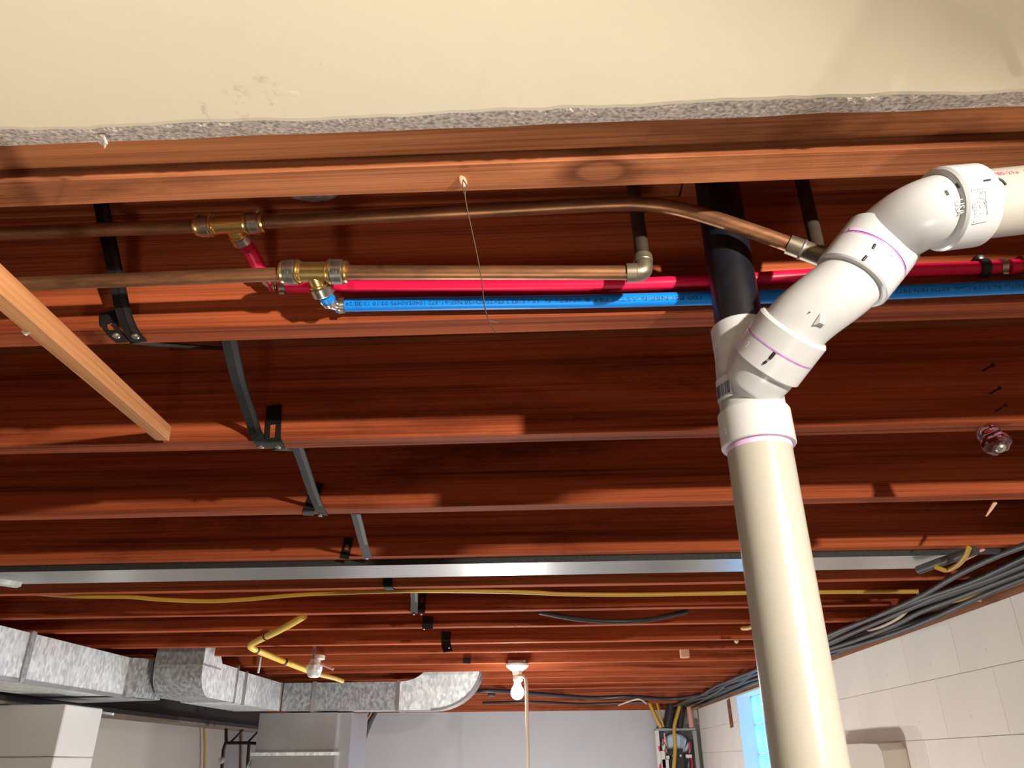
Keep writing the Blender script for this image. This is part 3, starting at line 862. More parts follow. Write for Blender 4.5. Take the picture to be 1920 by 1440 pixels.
tube_thing('copper_pipe', spline(bendp, 6), RC, M['copper'], 'upper copper pipe that bends down to the right behind the white fittings', 'pipe', G_CU)
# sweat elbow with riser
e0 = P(1176, 512, Y=YC); e1 = P(1206, 511, Y=YC); e1b = P(1205, 470, Y=YC + .004)
el = thing('copper_elbow', e1, 'tarnished grey-green copper elbow at the end of the lower copper pipe', 'pipe fitting')
ed = (e1 - e0).normalized(); upv = Vector((0, .12, 1)).normalized()
arc = bez(e0 + ed * .006, e1 + ed * .001, e1 + upv * .001 + ed * .0015, e1 + upv * .017 + ed * .0015, 10)
MB().sweep(arc, .0098, 18).build('elbow_body', M['solder'], el)
MB().lathe(e0 - ed * .001, ed, [(0, .0084), (0, .0104), (.010, .0104), (.011, .0098)], 18).build('collar', M['solder'], el)
MB().lathe(arc[-1] - upv * .004, upv, [(0, .0098), (.001, .0104), (.009, .0104), (.009, .0084)], 18).build('collar', M['solder'], el)
tube_thing('copper_riser', [arc[-1], Vector((arc[-1].x, arc[-1].y + .02, CZ + ZS - .001))], RC, M['iron'], 'dark vertical pipe rising from the tarnished copper elbow', 'pipe', 'dark risers')
# end elbow of the upper pipe and its riser
u0 = P(1478, 458, Y=.645); u1 = P(1545, 484, Y=.645)
ue = thing('copper_coupling', u0, 'grey soldered coupling on the upper copper pipe behind the white elbow', 'pipe fitting')
MB().sweep([u0, u1], .0100, 18).build('coupling_body', M['solder'], ue)
MB().lathe(u0 + (u1 - u0) * .35, (u1 - u0), [(0, .0102), (.0015, .0108), (.003, .0102)], 18).build('solder_ring', M['knot'], ue)
r0 = P(1527, 455, Y=.662)
tube_thing('copper_riser', [r0 + Vector((0, -.004, -.02)), P(1503, 335, Y=.70), P(1500, 300, Y=.71)], .0075, M['iron'], 'dark riser leaning up behind the white elbow', 'pipe', 'dark risers')

# brass push-fit tees
def tee(name, a, b, br, label, sub_r=.0079):
    """run from a to b, branch leaves the middle towards br"""
    d = (b - a).normalized(); L = (b - a).length; mid = (a + b) / 2 + d * L * .0
    t = thing(name, a, label, 'pipe fitting', 'brass push-fit tees')
    MB().sweep([a + d * .01, b - d * .01], .0112, 22).build('tee_body', M['brass'], t)
    for s, p in ((1, a), (-1, b)):
        q = d * s
        MB().lathe(p, q, [(0, .0088), (0, .0120), (.002, .0125), (.0042, .0120), (.0044, .0118)], 22).build('release_ring', M['brass'], t)
        MB().lathe(p + q * .0044, q, [(0, .0122), (.0012, .0138), (.012, .0138), (.0128, .0130)], 22).build('steel_collar', M['steel'], t)
        MB().lathe(p + q * .0172, q, [(0, .0118), (.0008, .0140), (.0026, .0140), (.0034, .0122), (.0050, .0126), (.0062, .0114)], 22).build('brass_rib', M['brass'], t)
        wrap_text('H', .006, None, p + q * .0105, d, VIEW(p), .0138, M['knot'], t, 'collar_mark')
    m0 = (a + b) / 2
    bd_ = (br - m0).normalized()
    MB().sweep([m0, m0 + bd_ * .015], [.0105, .0105], 22).build('tee_branch', M['brass'], t)
    MB().lathe(m0 + bd_ * .0135, bd_, [(0, .011), (.0006, .0128), (.0022, .0128), (.003, .0115)], 22).build('brass_rib', M['brass'], t)
    MB().lathe(m0 + bd_ * .0168, bd_, [(0, .0112), (.001, .0130), (.010, .0130), (.0116, .0112)], 22).build('steel_collar', M['steel'], t)
    return t, m0, bd_
t1a, t1b = P(369, 423, Y=.680), P(497, 415, Y=.676)
redtop = P(470, 470, Y=.722)
tee('brass_tee', t1a, t1b, redtop + (t1a - t1a), 'brass push-fit tee on the upper copper pipe, feeding the red pipe')
t2a, t2b = P(527, 510.5, Y=YC), P(652, 509.5, Y=YC)
bluetop = P(611, 558, Y=.716)
tee('brass_tee', t2a, t2b, bluetop, 'brass push-fit tee on the lower copper pipe, feeding the blue pipe')

# ------------------------------------------------------------------ red and blue pex
YP = .748
rp = [P(524, 537, Y=YP), P(800, 538, Y=YP), P(1100, 535, Y=YP), P(1320, 528, Y=YP), P(1650, 509.5, Y=YP), P(1883, 501, Y=YP)]
redp = tube_thing('red_water_pipe', spline(rp, 8), .0079, M['red'], 'long red plastic water pipe running along the first joist', 'pipe')
def clamp(p, d, r, parent, side=1, down=Vector((0, -.2, -1))):
    d = Vector(d).normalized()
    MB().lathe(p - d * .0035, d, [(0, r), (0, r + .0011), (.007, r + .0011), (.007, r)], 22).build('crimp_ring', M['steel'], parent)
    q = p + down.normalized() * (r + .002)
    MB().lathe(q - d * .003, d, [(0, .0025), (.006, .0025)], 10).build('crimp_ear', M['steel'], parent)
clamp(P(532, 537.5, Y=YP), (1, 0, 0), .0079, redp)
clamp(P(1878, 501, Y=YP), (1, 0, 0), .0079, redp)
sh = tube_thing('red_water_pipe', [P(452, 444, Y=.704), P(470, 472, Y=.722), P(493, 514, Y=.742)], .0079, M['red'], 'short red plastic stub hanging from the upper brass tee', 'pipe')
# small elbow joining stub and long red pipe (behind the copper)
ej = thing('brass_elbow', P(500, 533, Y=YP - .002), 'small brass elbow at the left end of the red pipe', 'pipe fitting', 'small crimp elbows')
MB().sweep(bez(P(490, 508, Y=.740), P(497, 524, Y=.747), P(500, 535, Y=YP), P(522, 537, Y=YP), 8), [.0062] * 9, 14).build('elbow_body', M['steel'], ej)
MB().lathe(P(514, 536.6, Y=YP), (1, 0, 0), [(0, .0062), (.0005, .0082), (.0022, .0082), (.003, .0062)], 18).build('elbow_rib', M['brass'], ej)
MB().lathe(P(506, 535.5, Y=YP), (1, 0, 0), [(0, .0062), (.0005, .0076), (.0022, .0076), (.003, .0062)], 18).build('elbow_rib', M['red'], ej)
bp_ = [P(648, 572, Y=YP), P(800, 569.5, Y=YP), P(1100, 565, Y=YP), P(1330, 559, Y=YP), P(1650, 549, Y=YP), P(1990, 534, Y=YP)]
blue = tube_thing('blue_water_pipe', spline(bp_, 8), .0080, M['blue'], 'long blue plastic water pipe with black lettering below the red one', 'pipe')
clamp(P(642, 572, Y=YP), (1, 0, 0), .0080, blue)
bs = thing('blue_crimp_elbow', P(621, 571, Y=YP), 'blue banded elbow between the lower brass tee and the blue pipe', 'pipe fitting', 'small crimp elbows')
MB().sweep([P(609, 553, Y=.713), P(616, 563, Y=.724)], .0081, 18).build('pipe_stub', M['blue'], bs)
MB().lathe(P(614, 561, Y=.722), (P(622, 573, Y=.735) - P(614, 561, Y=.722)), [(0, .0081), (0, .0093), (.006, .0093), (.006, .0081)], 20).build('crimp_ring', M['steel'], bs)
MB().sweep(bez(P(614, 561, Y=.722), P(620, 571, Y=.735), P(624, 574, Y=YP), P(646, 572, Y=YP), 8), .0064, 14).build('elbow_body', M['steel'], bs)
MB().lathe(P(630, 573, Y=YP), (1, 0, 0), [(0, .0064), (.0005, .0086), (.003, .0086), (.0036, .0064)], 18).build('elbow_rib', M['blue'], bs)
# lettering on the blue pipe (printed upside down as seen from here)
def pipe_text(txt, xa, ya, xb, yb, size):
    a, b_ = P(xa, ya, Y=YP), P(xb, yb, Y=YP)
    c = (a + b_) / 2
    n = VIEW(c) + Vector((0, 0, .12))
    wrap_text(txt, size, (b_ - a).length, c, b_ - a, n, .0080, M['ink'], blue, 'printed_text', 'tiny black lettering printed along the pipe', flip=True)
pipe_text('ULc S102.2 FS<25/SD<50 NSF-61-372 1040SA0495 03:10 12/20/24', 652, 571.5, 1010, 566.2, .0060)
pipe_text('100 PSI NSF-fs ASTM F84 & cNSFc-fs', 1022, 566, 1312, 559.5, .0060)
pipe_text('cNSFus Pe-5 U.P.Code ASTM F876/F877', 1672, 548.2, 1918, 537.4, .0060)
# fitting at the right end of the red pipe, black hanger clip
bt = thing('brass_tee', P(1900, 500, Y=YP), 'brass fitting at the right end of the red pipe, cut by the frame', 'pipe fitting', 'brass push-fit tees')
e = P(1892, 500.5, Y=YP)
MB().sweep([e, e + Vector((.012, 0, 0))], .0085, 18).build('red_sleeve', M['red'], bt)
MB().lathe(e + Vector((.010, 0, 0)), (1, 0, 0), [(0, .008), (.001, .0125), (.004, .0125), (.005, .0105), (.02, .0105), (.022, .013), (.032, .013)], 22).build('tee_body', M['brass'], bt)
hc = thing('pipe_clip', P(1842, 490, Y=YP), 'black plastic clip holding the red pipe to the joist', 'pipe clip')
ctr = P(1842, 503, Y=YP)
MB().ribbon([ctr + Vector((0, math.cos(a) * .0098, math.sin(a) * .0098)) for a in [R(x) for x in range(60, 310, 15)]], .010, .0026, (1, 0, 0)).build('clip_band', M['rubber'], hc)
MB().cbox(ctr + Vector((-.0055, -.004, .006)), ctr + Vector((.0055, .0145, .017)), .0015).build('clip_foot', M['rubber'], hc)
MB().lathe(ctr + Vector((0, -.0035, .0125)), (0, -1, 0), [(0, .0035), (.0012, .0032), (.002, .0012)], 12).build('nail_head', M['knot'], hc)

# ------------------------------------------------------------------ steel cross bridging
G_B = 'black steel bridging straps'
def bridging(label, pts, w, screws=(), wd=(1, 0, 0), extra=None):
    t = thing('bridging_strap', pts[-1], label, 'strap', G_B)
    MB().ribbon(spline(pts, 5), w, .0022, wd).build('strap_band', M['strap'], t)
    # stiffening rib along the band
    sp_ = spline(pts[:-1], 5) if len(pts) > 2 else pts
    MB().ribbon([p + Vector((w * .28, -.0012, -.0008)) for p in sp_], w * .35, .0020, wd).build('strap_rib', M['rubber'], t)
    for s_ in screws:
        MB().lathe(s_, (0, -.15, -1), [(-.001, .0046), (.0008, .0044), (.0016, .003)], 12).build('screw_head', M['knot'], t)
    return t
HB = HJ - .0022
s1 = bridging('black strap curving down behind the copper pipes onto the first joist', [P(188, 375, Y=.716), P(199, 430, Y=.722), P(214, 500, Y=.730), P(229, 575, Y=.744), P(240, 608, Y=.757), P(252, 630, Z=HB), P(262, 640, Z=HB)], .0175, [P(254, 631, Z=HB - .002)])
# tab with slot beside it on the first joist
def tab(label, pts, w, screws=(), slot=None):
    t = thing('bridging_tab', pts[-1], label, 'strap end', 'black steel bridging tabs')
    pp = spline(pts, 6)
    if slot is None:
        MB().ribbon(pp, w, .0022, (1, 0, 0)).build('tab_plate', M['strap'], t)
    else:
        # open slot: two rails and cross bars
        n = len(pp); a, b_ = int(n * slot[0]), int(n * slot[1])
        MB().ribbon(pp[:a + 1], w, .0022, (1, 0, 0)).build('tab_plate', M['strap'], t)
        MB().ribbon(pp[b_:], w, .0022, (1, 0, 0)).build('tab_plate', M['strap'], t)
        for s_ in (-1, 1):
            MB().ribbon([p + Vector((s_ * w * .36, 0, 0)) for p in pp[a:b_ + 1]], w * .28, .0022, (1, 0, 0)).build('tab_rail', M['strap'], t)
    for s_ in screws:
        MB().lathe(s_, (0, -.15, -1), [(-.001, .0046), (.0008, .0044), (.0016, .003)], 12).build('screw_head', M['knot'], t)
    return t
tab('slotted black tab beside the strap under the first joist', [P(203, 585, Y=.7605), P(204, 604, Y=.7605), P(207, 612, Y=.7615), P(216, 627, Z=HB), P(232, 641, Z=HB)], .0185, [P(218, 630, Z=HB - .002)], (.28, .62))
m = MB().ribbon([P(256, 641, Z=HB), P(300, 645.5, Y=.86), P(426, 654, Y=1.113)], .016, .002, (1, 0, .2))
m.build('bridging_strap', M['strap'], None, 'thin black strap seen edge-on rising from the first to the second joist', 'strap', G_B)
bridging('long black strap slanting down to the second joist', [P(424, 606, Y=.815), P(433, 650, Y=.87), P(448, 715, Y=.97), P(468, 775, Y=1.055), P(478, 808, Y=1.098), P(487, 826, Y=1.112), P(494, 838, Z=HB)], .0205, [P(489, 838, Z=HB - .002)])
tab('slotted black tab standing up on the face of the second joist', [P(514, 760, Y=1.1135), P(513, 790, Y=1.1135), P(512, 818, Y=1.1135), P(514, 828, Z=HB), P(520, 840, Z=HB)], .0245, [P(521, 838, Z=HB - .002)], (.30, .52))
MB().ribbon([P(520, 841, Z=HB), P(545, 843, Y=1.25), P(572, 845, Y=1.47)], .016, .002, (1, 0, .2)).build('bridging_strap', M['strap'], None, 'thin black strap edge-on between the second and third joists', 'strap', G_B)
bridging('short black strap slanting down to the third joist', [P(558, 838, Y=1.18), P(570, 872, Y=1.27), P(584, 915, Y=1.38), P(597, 948, Y=1.468), P(606, 966, Z=HB)], .020, [P(600, 967, Z=HB - .002)])
tab('black tab behind the strap on the third joist', [P(597, 905, Y=1.483), P(588, 930, Y=1.483), P(580, 955, Y=1.483), P(578, 966, Z=HB)], .022)
bridging('black strap reaching the fourth joist above the flat duct', [P(667, 963, Y=1.54), P(673, 985, Y=1.62), P(682, 1020, Y=1.76), P(690, 1046, Y=1.878)], .021, [P(688, 1047, Y=1.878)])
tab('black tab on the face of the fourth joist', [P(654, 1008, Y=1.883), P(650, 1028, Y=1.883), P(645, 1048, Y=1.883)], .023, (), (.35, .6))
tab('black tab on the fifth joist just below the flat duct', [P(728, 1080, Y=2.254), P(727, 1100, Y=2.254), P(735, 1108, Z=HB)], .026, [P(745, 1107, Z=HB)])
bridging('left black strap of the pair on the sixth joist', [P(776, 1106, Y=2.50), P(777, 1128, Y=2.60), P(776, 1150, Y=2.667)], .024, [P(776, 1152, Y=2.667)])
tab('right black tab of the pair on the sixth joist', [P(793, 1112, Y=2.665), P(791, 1130, Y=2.665), P(790, 1150, Y=2.665)], .025, [P(790, 1152, Y=2.665)], (.3, .5))
tab('black tab on the seventh joist', [P(803, 1156, Y=3.001), P(802, 1170, Y=3.001), P(802, 1180, Y=3.0)], .04, [P(795, 1180, Y=3.0)])
tab('black tab with a bright bent end on the eighth joist', [P(837, 1184, Y=3.44), P(836, 1205, Y=3.44), P(840, 1222, Y=3.40)], .04, [P(842, 1215, Y=3.40)])
tab('small black tab above the curved duct end', [P(876, 1233, Y=4.19), P(875, 1244, Y=4.19)], .04)

# ------------------------------------------------------------------ furring stick at the left
def obox(p0, p1, w, h, up=(0, 0, 1), taper=0):
    d = (p1 - p0).normalized(); u = Vector(up); u = (u - d * u.dot(d)).normalized(); s_ = d.cross(u)
    m = MB(); vs = []
    NS = 10; c = .0012
    pr = [(-w / 2 + c, -h / 2), (w / 2 - c, -h / 2), (w / 2, -h / 2 + c), (w / 2, h / 2 - c), (w / 2 - c, h / 2), (-w / 2 + c, h / 2), (-w / 2, h / 2 - c), (-w / 2, -h / 2 + c)]
    for i in range(NS + 1):
        t = i / NS
        q = p0 + (p1 - p0) * t
        for a, b_ in pr: vs.append(q + s_ * a + u * b_)
    fs = []
    for i in range(NS):
        for k in range(8): fs.append((i * 8 + k, i * 8 + (k + 1) % 8, i * 8 + 8 + (k + 1) % 8, i * 8 + 8 + k))
    fs += [tuple(range(8)), tuple(NS * 8 + k for k in range(8))]
    return m.add(vs, fs)
st_tip = P(306, 812, d=1.20); st_in = P(66, 598, d=.765)
sd = (st_tip - st_in).normalized()
st0 = st_tip - sd * .74
su = Vector((0, 0, 1)); su = (su - sd * su.dot(sd)).normalized(); ss = su.cross(sd)
rm = Matrix((sd, ss, su)).transposed()
sm_ = (st0 + st_tip) / 2
mb = obox(st0, st_tip, .021, .024)
mb.v = [rm.inverted() @ (v - sm_) for v in mb.v]
stick = mb.build('furring_strip', M['stick'], None, 'pale wooden stick slanting in from the left edge', 'stick', origin=(0, 0, 0))
stick.matrix_world = Matrix.Translation(sm_) @ rm.to_4x4()
WL[stick.name] = sm_
MB().lathe((-.085, .0088, -.0108), (0, .6, -.6), [(-.002, .002), (.003, .0022), (.004, .001)], 8, fl=lambda a: 1 + .8 * abs(math.cos(a))).build('staple', M['panelwhite'], None)
stp = bpy.data.objects['staple']; stp.parent = stick

# ------------------------------------------------------------------ nail with hanging wire
nl = P(866, 333, Z=ZA)
hw = thing('hanging_wire', nl, 'thin wire hanging from a nail in the knotted header board', 'wire')
MB().sweep([nl + Vector((0, 0, .004)), nl + Vector((.0005, -.001, -.008))], .0012, 8).build('nail', M['nail'], hw)
MB().lathe(nl + Vector((0, 0, .001)), (.2, .1, -1), [(0, .003), (.004, .0038), (.008, .0034), (.0115, .001)], 10, fl=lambda a: 1 + .25 * math.sin(2 * a)).build('nail_scrap', M['putty'], hw)
wp = [P(868, 336, d=.70), P(875, 350, d=.70), P(872, 368, d=.70), P(880, 410, d=.70), P(893, 470, d=.702), P(903, 525, d=.705), P(908, 570, d=.71), P(916, 600, d=.715), P(930, 625, d=.72)]
MB().sweep(spline(wp, 6), .00055, 6).build('wire_strand', M['wire'], hw)
MB().sweep(spline([P(916, 602, d=.715), P(922, 603, d=.716), P(932, 605, d=.717)], 4), .00045, 6).build('wire_barb', M['wire'], hw)
MB().sweep(spline([P(872, 368, d=.70), P(868, 352, d=.70), P(868, 338, d=.70)], 4), .00045, 6).build('wire_twist', M['wire'], hw)

# metal cover plate glimpsed on the subfloor
q = P(575, 336, Z=ZS - .012)
cv = MB().lathe(q + Vector((0, 0, .012)), (0, 0, -1), [(0, .046), (.008, .046), (.010, .043), (.010, .030), (.012, .028)], 40, fl=lambda a: 1 + .012 * math.sin(26 * a))
cv.build('metal_cover', M['galv_dull'], None, 'ribbed grey metal disc peeking out above the header board', 'cover plate')

# ------------------------------------------------------------------ things on the second and third joists
for (px, py, lab) in ((1853, 690, 'uppermost of three dark nails in the second joist at right'), (1866, 733, 'middle of three dark nails in the second joist at right'), (1877, 766, 'lowest of three dark nails in the second joist at right')):
    p = P(px - 10, py + 5, Y=1.1168)
    n_ = thing('nail', p, lab, 'nail', 'nails in the second joist')
    d = (P(px + 8, py - 5, Y=1.088) - p)
    MB().sweep([p - d * .1, p + d], .0014, 8).build('nail_shank', M['nail'], n_)
    MB().lathe(p + d, d, [(0, .0033), (.0012, .0033)], 12).build('nail_head', M['nail'], n_)
# purple glass knob
gk = P(1848, 806, Z=HJ)
kd = Vector((.08, -.42, -.9)).normalized()
gkn = thing('glass_knob', gk, 'purple fluted glass knob hanging under the second joist', 'knob')
MB().lathe(gk - kd * .002, kd, [(0, .011), (.004, .0155), (.012, .0165), (.018, .0150), (.024, .0185), (.034, .0200), (.040, .0185), (.043, .0125), (.043, .0085)], 48, fl=lambda a: 1 + .07 * math.cos(6 * a)).build('knob_body', M['amethyst'], gkn)
MB().lathe(gk + kd * .040, kd, [(0, .0085), (.003, .0082), (.0055, .006), (.007, .002)], 24).build('knob_screw', M['knot'], gkn)
# splinter under the third joist
MB().sweep([P(1866, 942, Z=HJ + .003), P(1857, 956, Z=HJ - .012), P(1849, 968, Z=HJ - .024)], [.0042, .0032, .0016], 8).build('wood_splinter', M['putty'], None, 'pinkish splinter of wood hanging under the third joist at right', 'splinter')

# ------------------------------------------------------------------ flat duct between joists
pan_y0, pan_y1 = 1.925, 2.072
dct = thing('flat_duct', W(-.3, 2.0, HJ - .012), 'long flat metal duct running across the frame between two joists', 'duct')
MB().box((-1.66, pan_y0 + .002, CZ + HJ - .013), (1.02, pan_y1, CZ + .60)).build('duct_body', M['panmetal'], dct)
MB().box((-1.72, pan_y0, CZ + HJ - .0135), (1.12, pan_y0 + .0016, CZ + HJ + .005)).build('duct_lip', simple('dirty_duct_edge', (.035, .037, .036), .7, .2, var=.6, vscale=240), dct)
q = P(1000, 1066, Z=HJ - .0135)
a, b_ = P(-60, 1083, Z=.435), P(36, 1097, Z=.435)
MB().ribbon([a, b_], .03, .012, (0, 1, 0)).build('duct_hanger', M['galv'], None, 'bright bent metal hanger at the left end of the flat duct', 'hanger')
# dark tube and loose wires at its right end
tube_thing('grey_conduit', [P(1722, 1069, Z=.43), P(1760, 1055, Z=.434), P(1830, 1032, Z=.437)], .0105, M['nmgrey'], 'short dark grey conduit end at the right of the flat duct', 'conduit')
tube_thing('yellow_wire', spline([P(1756, 1064, Z=.412), P(1775, 1069, Z=.412), P(1795, 1060, Z=.413), P(1809, 1045, Z=.416), P(1817, 1027, Z=.43)], 6), .0055, M['nmyellow'], 'loop of yellow wire hanging beside the grey conduit', 'cable')
tube_thing('pink_wire', spline([P(1808, 1049, Z=.447), P(1828, 1039, Z=.452), P(1845, 1029, Z=.462)], 5), .0045, M['pink'], 'short pink wire beside the yellow loop', 'cable')

# ------------------------------------------------------------------ ductwork at the far left
def xbox(name, x0, x1, y0, y1, z0, z1, mat, parent): 
    return MB().box((x0, y0, CZ + z0), (x1, y1, CZ + z1)).build(name, mat, parent)
tr = thing('trunk_duct', W(-2.05, 3.1, .274), 'bright galvanised trunk duct entering from the left edge', 'duct', 'galvanised ducts')
xbox('duct_body', -2.25, -1.88, 2.0, 3.58, .278, .438, M['galv'], tr)
xbox('duct_seam', -1.882, -1.876, 2.0, 3.585, .268, .281, M['panmetal'], tr)
xbox('duct_collar', -1.885, -1.874, 2.84, 2.87, .270, .445, M['galv_dull'], tr)
tc_ = MB(); pts = []
for i in range(9):
    a = R(90 * i / 8)
    pts.append((-1.88 + .0 + .085 * math.sin(a) * .9, 3.58 + .20 * (1 - math.cos(a)) + .0))
vs = []
for x, yv in pts: vs += [(x, yv, CZ + .272), (x, yv, CZ + .438)]
vs2 = [(-2.25, 3.58, CZ + .272), (-2.25, 3.58, CZ + .438), (-2.25, 3.9, CZ + .272), (-2.25, 3.9, CZ + .438)]
tc_.add(vs, [(i * 2, i * 2 + 2, i * 2 + 3, i * 2 + 1) for i in range(8)])
tc_.add([vs[0], vs[-2], vs2[2], vs2[0]], [(0, 1, 2, 3)])
tc_.add([vs[1], vs[-1], vs2[3], vs2[1]], [(0, 1, 2, 3)])
tc_.build('curved_throat', M['galv_dull'], tr)
MB().ribbon([P(13, 1160, Y=2.86), P(17, 1122, Y=2.86)], .022, .002, (1, 0, 0)).build('duct_hanger', M['galv_dull'], None, 'thin metal hanger strip above the trunk duct at the left edge', 'hanger')
# rising elbow
re_ = thing('rising_elbow_duct', W(-1.7, 3.64, .28), 'rounded galvanised duct elbow rising into the joists', 'duct', 'galvanised ducts')
prof = []
rr = .115; y0e, zb = 3.64, .279
prof.append((y0e + .02, .62)); prof.append((y0e, .50)); prof.append((y0e, zb + rr))
for i in range(1, 9):
    a = R(180 + 90 * i / 8)
    prof.append((y0e + rr + rr * math.cos(a), zb + rr + rr * math.sin(a)))
prof += [(4.06, zb), (4.06, .438), (3.86, .438), (3.83, .47), (3.83, .62)]
n = len(prof)
vs = [(-1.79, a, CZ + b_) for a, b_ in prof] + [(-1.565, a, CZ + b_) for a, b_ in prof]
MB().add(vs, [(i, (i + 1) % n, (i + 1) % n + n, i + n) for i in range(n - 1)]).build('elbow_skin', M['galv_dull'], re_)
MB().add([Vector(v) for v in vs[n:]], [tuple(range(n))]).build('elbow_side', M['galv'], re_)
MB().add([Vector(v) for v in vs[:n]], [tuple(range(n))]).build('elbow_side', M['galv_dull'], re_)
xbox('elbow_seam', -1.567, -1.562, 3.635, 3.85, .408, .414, M['galv_dull'], re_)
xbox('elbow_seam', -1.79, -1.565, 3.636, 3.641, .408, .414, M['galv_dull'], re_)
# branch along y then along x
br1 = thing('branch_duct', W(-1.65, 4.4, .28), 'galvanised duct leading back from the rising elbow', 'duct', 'galvanised ducts')
xbox('duct_body', -1.83, -1.57, 4.06, 4.80, .280, .432, M['galv'], br1)
xbox('duct_seam', -1.574, -1.560, 4.19, 4.205, .275, .437, M['panmetal'], br1)
xbox('duct_seam', -1.574, -1.560, 4.062, 4.075, .275, .450, M['panmetal'], br1)
xbox('duct_seam', -1.574, -1.562, 4.785, 4.80, .278, .434, M['panmetal'], br1)
br2 = thing('cross_duct', W(-1.2, 4.9, .28), 'galvanised duct running across towards the hanging bulb', 'duct', 'galvanised ducts')
xbox('duct_body', -1.558, -.872, 4.802, 5.0, .280, .432, M['galv_dull'], br2)
xbox('duct_seam', -1.385, -1.36, 4.792, 5.0, .274, .438, M['panmetal'], br2)
xbox('duct_seam', -.885, -.865, 4.792, 5.0, .274, .438, M['panmetal'], br2)
ce = thing('curved_duct_end', W(-.62, 4.9, .28), 'quarter-round galvanised duct end curving up beside the bulb', 'duct', 'galvanised ducts')
front = []
cx, cz_ = -.87, .515
Ro, Ri = .475, .150
outer = [(-.87, .277), (-.68, .277)]
for i in range(1, 11):
    a = R(-90 + 90 * i / 10)
    outer.append((-.68 + .29 * math.cos(a), .277 + .235 + .235 * math.sin(a)))
outer += [(-.39, .53), (-.71, .53)]
for i in range(0, 7):
    a = R(0 - 90 * i / 6)
    outer.append((-.87 + .16 * math.cos(a), .53 + .098 * math.sin(a)))
n = len(outer)
vs = [(x, 4.80, CZ + z) for x, z in outer] + [(x, 5.0, CZ + z) for x, z in outer]
MB().add([Vector(v) for v in vs[:n]], [tuple(range(n))]).build('elbow_face', M['galv'], ce)
MB().add(vs, [(i, (i + 1) % n, (i + 1) % n + n, i + n) for i in range(n)]).build('elbow_skin', M['panmetal'], ce)
MB().ribbon([Vector((x, 4.797, CZ + z)) for x, z in outer[1:12]], .004, .012, (0, 1, 0)).build('elbow_flange', M['panmetal'], ce)
# furnace plenum under the cross duct
pl_ = thing('furnace_plenum', W(-1.45, 5.1, -.6), 'grey sheet metal furnace plenum below the cross duct', 'plenum')
xbox('upper_box', -1.70, -1.24, 4.86, 5.35, .06, .272, M['panmetal'], pl_)
xbox('lower_box', -1.71, -1.23, 4.85, 5.36, -.9, .045, M['panmetal'], pl_)
xbox('seam_flange', -1.72, -1.22, 4.84, 5.37, .045, .062, M['galv'], pl_)
xbox('side_panel', -1.24, -1.16, 4.90, 5.33, -.9, .272, simple('plenum_side', (.34, .34, .36), .4, .5), pl_)
# thin hanger rod
tube_thing('hanger_rod', [P(484, 1262, Y=4.18), P(489, 1232, Y=4.18)], .006, M['galv'], 'thin upright metal rod above the branch duct', 'hanger', seg=8)

# steel beam
bm_ = thing('steel_beam', W(-2.4, 4.0, .235), 'dark steel beam running back under the ductwork', 'beam')
MB().box((-2.30, 1.0, CZ + .250), (-2.29, 6.9, CZ + .272)).build('bottom_flange_edge', M['beam'], bm_)
MB().box((-2.46, 1.0, CZ + .238), (-2.29, 6.9, CZ + .250)).build('bottom_flange', M['flange'], bm_)
MB().box((-2.385, 1.0, CZ + .250), (-2.365, 6.9, CZ + .44)).build('web', M['beam'], bm_)
MB().box((-2.46, 1.0, CZ + .44), (-2.29, 6.9, CZ + HJ - .002)).build('top_flange', M['beam'], bm_)
# block pier
pr_ = thing('block_pier', (-2.43, 3.4, 0), 'white painted block pier under the steel beam at the left edge', 'pier')
yp0, yp1 = 3.42, 3.72
z = CZ + .236; k = 0
while z > .02:
    z0 = max(0, z - .20)
    MB().cbox((-2.75, yp0, z0 + .001), (-2.03, yp1, z - .001), .004).build('block', M['whitepaint'], pr_)
    z -= .20
MB().ribbon([P(178, 1334, Y=3.75), P(212, 1339, Y=3.75)], .014, .01, (0, 1, 0)).build('metal_bracket', M['galv'], None, 'small pale bracket beside the block pier top', 'bracket')

# gas pipes and pipe thing near the plenum
def iron(label, pts, r=.011, mat='iron'):
    return tube_thing('iron_pipe', pts, r, M[mat], label, 'pipe', 'thin iron gas pipes', seg=10)
YI = 5.6
iron('upright iron pipe nearest the beige wall, left of the plenum', [P(424, 1366, Y=YI), P(424, 1390, Y=YI), P(419, 1405, Y=YI), P(416, 1440, Y=YI), P(415, 1470, Y=YI)])
iron('level iron pipe left of the plenum', [P(424, 1393, Y=YI), P(468, 1393, Y=YI), P(494, 1395, Y=YI)], .010)
iron('upright iron pipe nearer the plenum', [P(467, 1393, Y=YI), P(464, 1440, Y=YI), P(463, 1470, Y=YI)])
iron('thin pipe slanting from the beam to the level iron pipe', [P(432, 1392, Y=YI), P(456, 1368, Y=YI)], .007)
iron('second thin slanting pipe close to the plenum', [P(466, 1390, Y=YI), P(486, 1370, Y=YI)], .007)
iron('pale upright pipe between the iron pipes', [P(452, 1368, Y=YI + .1), P(451, 1470, Y=YI + .1)], .013, 'flange')
q = P(416, 1426, Y=YI - .03)
MB().lathe(q, (0, -1, 0), [(0, .02), (.01, .022), (.02, .018), (.026, .006)], 14).build('valve_knob', M['porcelain'], None, 'small white valve knob on the iron pipe', 'valve')
q = P(480, 1430, Y=5.2)
MB().lathe(q + Vector((0, 0, -.05)), (0, 0, 1), [(0, .05), (.03, .052), (.06, .04), (.075, .015)], 20).build('flue_cap', M['galv'], None, 'shiny round metal cap beside the plenum at the bottom', 'cap')
tube_thing('yellow_cable', [P(383, 1366, X=-2.95), P(384, 1400, X=-2.95), P(383, 1460, X=-2.95)], .010, M['nmyellow'], 'yellow cable running down the beige wall', 'cable', 'yellow cables', seg=8)
